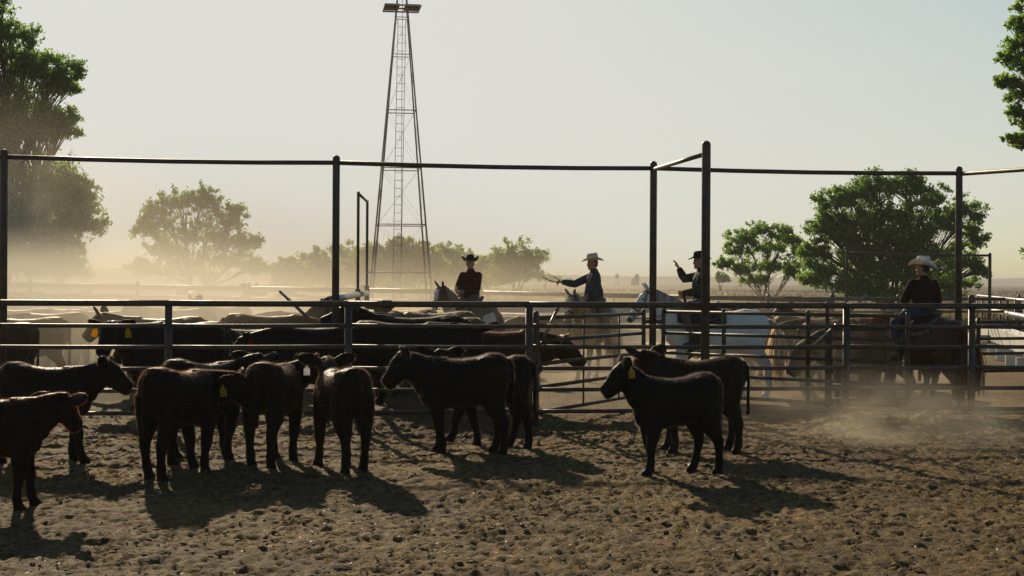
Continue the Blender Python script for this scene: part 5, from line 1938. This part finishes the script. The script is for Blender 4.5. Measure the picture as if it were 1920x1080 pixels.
    for y in (1, -1):
        bt = MB()
        bt.tube([(0.205, y * 0.385, -0.44), (0.17, y * 0.388, -0.58), (0.165, y * 0.39, -0.645), (0.22, y * 0.393, -0.665), (0.315, y * 0.398, -0.665), (0.35, y * 0.40, -0.67)], [0.066, 0.056, 0.055, 0.050, (0.044, 0.034), (0.022, 0.018)], 10, hint=(0, 1, 0))
        bt.box((0.145, y * 0.39, -0.70), (0.06, 0.055, 0.045))
        obj('boot', remesh(bt, 'boot', 0.012, 2, 0.4), M['boot'], root)
        if gloves is not None:
            gm = MB()
            el, wr, md, pn = arms[y]
            hand_tubes(gm, wr, Vector(wr) - Vector(el), pn, md, 0.003, mirror=y)
            d = (Vector(wr) - Vector(el)).normalized()
            gm.tube([Vector(wr) - d * 0.06, Vector(wr) + d * 0.01], [0.040, 0.033], 10)
            obj('glove', remesh(gm, 'glove', 0.0065, 1, 0.4), gloves, root)
    hm_ = simple('hair', hair, tuple(x * 0.6 for x in hair), 30.0, 0.7)
    hr = MB()
    hr.ball(HC + R_ @ Vector((-0.022, 0, 0.012)), (0.090, 0.081, 0.085), 14, 10, R_)
    hr.ball(HC + R_ @ Vector((-0.045, 0, -0.040)), (0.060, 0.066, 0.050), 12, 8, R_)
    obj('hair', remesh(hr, 'hair', 0.010, 2, 0.4), hm_, root)
    if beard:
        bm_ = MB().ball(HC + R_ @ Vector((0.094, 0, -0.052)), (0.014, 0.034, 0.010), 10, 6, R_)
        bm_.build('moustache', simple('moustache', beard, None, 30.0, 0.8), root)
    kw = dict(s=1.0)
    kw.update(hat_kw or {})
    hat(root, HC + R_ @ Vector((-0.002, 0, 0.062)), hy + tw, head_pitch + hat_tilt, hat_m, band_m, **kw)
    return root


UPV = (0, 0, 1)
# red-shirted rider on the paint horse
paint = lambda I: patch_mat('paint_coat', (0.16, 0.062, 0.025), (0.62, 0.58, 0.52),
                            [(I['hp'](f, 0.115 - 0.05 * f), 0.034 + 0.03 * f) for f in (0.2, 0.27, 0.34, 0.41, 0.48, 0.55, 0.62, 0.7, 0.8)] + [(I['hp'](0.97, -0.02), 0.09)],
                            [(I['B'].lerp(I['P'], 0.45) + Vector((0.10, 0.06, -0.10)), 0.17), (I['B'] + Vector((0.15, -0.12, 0.1)), 0.14), (Vector((-0.3, 0.25, 1.1)), 0.24), (Vector((0.5, 0.15, 0.2)), 0.26), (Vector((0.5, -0.15, 0.2)), 0.22)])
h1, I1, s1 = horse('brown and white paint horse with a white blaze facing the camera', 882, 31.5, 232, 1.52, paint, (0.55, 0.42, 0.25, 1), (0.5, 0.4, 0.25, 1), 301, neck=(46, 4), head=(-50, 8), legs=(6, -6, -4, 5))
saddle('western saddle under the red-shirted rider', h1, s1, M['pad'], M['leather_tan'])
rider('rider in red plaid shirt and black hat on the paint horse', h1, s1, 8, M['plaid'], M['chaps'], M['felt'], M['felt'],
      {1: ((0.10, 0.27, 0.22), (0.27, 0.06, 0.16), 'fist', (0, -1, 0)), -1: ((0.06, -0.28, 0.22), (0.27, -0.10, 0.14), 'fist', (0, 1, 0))}, M['glove'], head_yaw=14, hat_kw=dict(curl=0.085, s=1.08), S=1.08)

# rider with the straw hat and the whip on the palomino
palo = lambda I: patch_mat('palomino_coat', (0.36, 0.22, 0.10), (0.66, 0.60, 0.52), [(I['hp'](f, 0.115 - 0.05 * f), 0.036) for f in (0.2, 0.27, 0.34, 0.41, 0.48, 0.55, 0.62, 0.7, 0.8)], [(Vector((0.5, 0.15, 0.12)), 0.2)])
h2, I2, s2_ = horse('palomino horse with a pale mane behind the slanting gate', 1112, 29.0, 243, 1.52, palo, (0.75, 0.62, 0.42, 1), (0.7, 0.58, 0.4, 1), 311, neck=(35, 4), head=(-56, 4), legs=(4, -6, -5, 4))
saddle('western saddle under the rider in the denim jacket', h2, s2_, M['pad'], M['leather'])
r2 = rider('rider in dark denim jacket and straw hat stretching out one arm', h2, s2_, -56, M['denim'], M['chaps'], M['straw_hat'], M['straw_hat'],
           {1: ((0.17, 0.02, 0.27), (0.32, 0.0, 0.13), 'fist', (0, 0, -1)), -1: ((0.07, -0.36, 0.33), (0.20, -0.57, 0.37), 'fist', (0, 0, -1))}, M['glove'], head_yaw=0, S=1.06, belly=1.25, beard=(0.30, 0.26, 0.22), hair=(0.12, 0.09, 0.07), hat_kw=dict(curl=0.05, s=1.12), head_pitch=0.06)

# rider with the raised hand on the white horse
grey = lambda I: patch_mat('white_coat', (0.82, 0.78, 0.71), (0.12, 0.11, 0.105), [(I['hp'](0.97, -0.02), 0.075)], [], dapple=(0.70, 0.66, 0.60))
h3, I3, s3_ = horse('white horse with a pale hanging tail standing in profile', 1338, 24.6, 181, 1.53, grey, (0.72, 0.68, 0.60, 1), (0.80, 0.64, 0.42, 1), 321, neck=(48, 2), head=(-50, 6), legs=(5, -7, -8, 6), nl=0.80, long=1.13)
saddle('dark western saddle on the white horse', h3, s3_, M['strap'], M['leather'], 0.17)
rider('rider in dark vest, camouflage sleeves and black hat raising a yellow glove', h3, s3_, 0, M['vest'], M['chaps'], M['felt'], M['felt'],
      {1: ((0.10, 0.25, 0.22), (0.30, 0.10, 0.20), 'fist', (0, -1, 0)), -1: ((0.24, -0.26, 0.44), (0.33, -0.27, 0.62), 'open', (1, 0, 0.1))}, M['glove_y'], head_yaw=0, S=1.02, sleeve=M['camo'], vest=M['vest'], hat_kw=dict(curl=0.035, s=1.05), hat_tilt=0.05, seat_x=0.21)

# rider seen from behind on the chestnut
chest = lambda I: patch_mat('chestnut_coat', (0.090, 0.030, 0.013), (0.60, 0.57, 0.53), [(I['hp'](f, 0.11 - 0.05 * f), 0.03) for f in (0.35, 0.5, 0.65)], [(Vector((-0.64, 0.16, 0.14)), 0.19)])
h4, I4, s4_ = horse('chestnut horse with a white hind sock turned away from the camera', 1731, 22.1, 123, 1.45, chest, (0.30, 0.09, 0.03, 1), (0.16, 0.06, 0.03, 1), 331, neck=(8, 6), head=(-46, 10), legs=(4, -6, -5, 6))
saddle('western saddle on the chestnut horse', h4, s4_, M['pad'], M['leather'])
rider('rider in dark plaid shirt and white straw hat seen from behind', h4, s4_, -20, M['plaid_dark'], M['jeans'], M['white_hat'], M['white_hat'],
      {1: ((0.20, 0.22, 0.22), (0.34, 0.04, 0.13), 'fist', (0, -1, 0)), -1: ((-0.06, -0.29, 0.22), (0.18, -0.24, 0.06), 'fist', (0, 1, 0))}, M['glove'], head_yaw=44, S=0.96, hat_kw=dict(curl=0.085, s=1.18, crown=0.135), hat_tilt=-0.10)


# doubled rope held out by the denim-jacketed rider
def rope():
    w = r2.matrix_basis @ Vector((0.24, -0.63, 0.38))
    Y = w.y
    mb = MB()
    a = w
    mb.tube(bez(a + Vector((0.06, 0, 0)), (a + at(1035, 533, Y)) * 0.5 + Vector((0, 0, -0.03)), at(1017, 519, Y), 8), 0.011, 6)
    mb.tube(bez(a + Vector((0.05, 0, 0)), (a + at(1048, 525, Y)) * 0.5 + Vector((0, 0, 0.03)), at(1037, 518, Y), 8), 0.010, 6)
    return tag(mb.build('rope_end', M['leather'], None), 'doubled rope end held out by the rider in the denim jacket', 'rope')


rope()

HAZE = 0.0004

# ------------------------------------------------------------------ haze and dust in the air
def volume_mat(name, col, dens, aniso):
    m = bpy.data.materials.new(name)
    m.use_nodes = True
    nt = m.node_tree
    nt.nodes.clear()
    out = N(nt, 'ShaderNodeOutputMaterial')
    pv = N(nt, 'ShaderNodeVolumePrincipled')
    pv.inputs['Color'].default_value = col + (1,)
    pv.inputs['Density'].default_value = dens
    pv.inputs['Anisotropy'].default_value = aniso
    nt.links.new(pv.outputs[0], out.inputs['Volume'])
    return m, nt, pv


hz = MB().box((0, 800, 8.5), (6400, 4500, 23.0)).build('haze', None, None, sm=False)
hm, _, _ = volume_mat('haze_air', (0.82, 0.80, 0.74), HAZE, 0.15)
hz.data.materials.append(hm)
tag(hz, 'thin warm haze filling the air over the whole range', 'haze', kind='stuff')


def dust(label, c, r, dens, nscale=1.6, aniso=0.34, col=(0.84, 0.75, 0.58), seed=0.0, floor=0.12):
    """A puff of dust: an ellipsoid of uneven density."""
    mb = MB().ball((0, 0, 0), (1, 1, 1), 20, 12)
    o = mb.build('dust_cloud', None, None)
    o.location = c
    o.scale = r
    m, nt, pv = volume_mat('dust', col, 0.0, aniso)
    tc = N(nt, 'ShaderNodeTexCoord')
    ln = N(nt, 'ShaderNodeVectorMath', operation='LENGTH')
    nt.links.new(tc.outputs['Object'], ln.inputs[0])
    fall = N(nt, 'ShaderNodeMapRange', interpolation_type='SMOOTHSTEP')
    fall.inputs['From Min'].default_value = 1.0
    fall.inputs['From Max'].default_value = 0.15
    nt.links.new(ln.outputs['Value'], fall.inputs['Value'])
    ad = N(nt, 'ShaderNodeVectorMath', operation='ADD')
    ad.inputs[1].default_value = (seed, seed * 0.7, seed * 1.3)
    nt.links.new(tc.outputs['Object'], ad.inputs[0])
    ns = noise_node(nt, nscale, 3.0, 0.55, vec=ad.outputs[0])
    nr = N(nt, 'ShaderNodeMapRange')
    nr.inputs['From Min'].default_value = 0.38
    nr.inputs['From Max'].default_value = 0.68
    nr.inputs['To Min'].default_value = floor
    nr.inputs['To Max'].default_value = 1.0
    nt.links.new(ns.outputs['Fac'], nr.inputs['Value'])
    m1 = N(nt, 'ShaderNodeMath', operation='MULTIPLY')
    nt.links.new(fall.outputs[0], m1.inputs[0])
    nt.links.new(nr.outputs[0], m1.inputs[1])
    m2 = N(nt, 'ShaderNodeMath', operation='MULTIPLY')
    m2.inputs[1].default_value = dens
    nt.links.new(m1.outputs[0], m2.inputs[0])
    nt.links.new(m2.outputs[0], pv.inputs['Density'])
    o.data.materials.append(m)
    return tag(o, label, 'dust', kind='stuff')


dust('wide bank of sunlit dust over the left herd', (-10.0, 33.0, 0.2), (11.5, 9.4, 3.3), 0.46, 1.8, seed=3.0, floor=0.35, col=(0.86, 0.79, 0.66), aniso=0.32)
dust('dust rolling low between the two-tagged cow and the tan cow', (-7.0, 26.4, 0.2), (6.5, 3.6, 2.3), 0.20, 1.7, seed=31.0, floor=0.3, col=(0.84, 0.74, 0.56))
dust('tall dust drifting up before the left edge tree', (-16.0, 45, 2.6), (7.5, 8.0, 6.2), 0.10, 1.6, seed=5.5)
dust('dust hanging behind the red-shirted rider', (-0.5, 40, 0.4), (11.5, 7.0, 3.0), 0.17, 1.8, seed=8.0)
dust('dust kicked up under the palomino and the white horse', (4.0, 27.0, 0.1), (6.0, 4.2, 1.6), 0.24, 2.6, seed=12.0, floor=0.06)
dust('dust plume drifting through the fence near the chestnut horse', (4.8, 18.1, 0.15), (2.4, 2.6, 0.9), 0.42, 3.0, seed=17.0, floor=0.03)
dust('low dust around the tan cows behind the white horse', (5.3, 23.2, 0.3), (1.9, 2.2, 1.4), 0.26, 2.0, seed=21.0)
dust('broad thin veil of dust drifting before the lone tree and the grove', (-16.0, 78, 1.5), (27.0, 32.0, 9.5), 0.026, 1.5, seed=27.0, floor=0.4, col=(0.76, 0.67, 0.52), aniso=0.2)
dust('dust puffing round the hind hooves of the chestnut horse', (6.4, 21.3, 0.05), (1.5, 1.1, 0.7), 0.30, 3.0, seed=41.0, floor=0.03)
dust('dust spread over the open pen behind the gates', (3.5, 33.0, 0.1), (10.0, 6.0, 2.0), 0.10, 2.2, seed=47.0, floor=0.1)
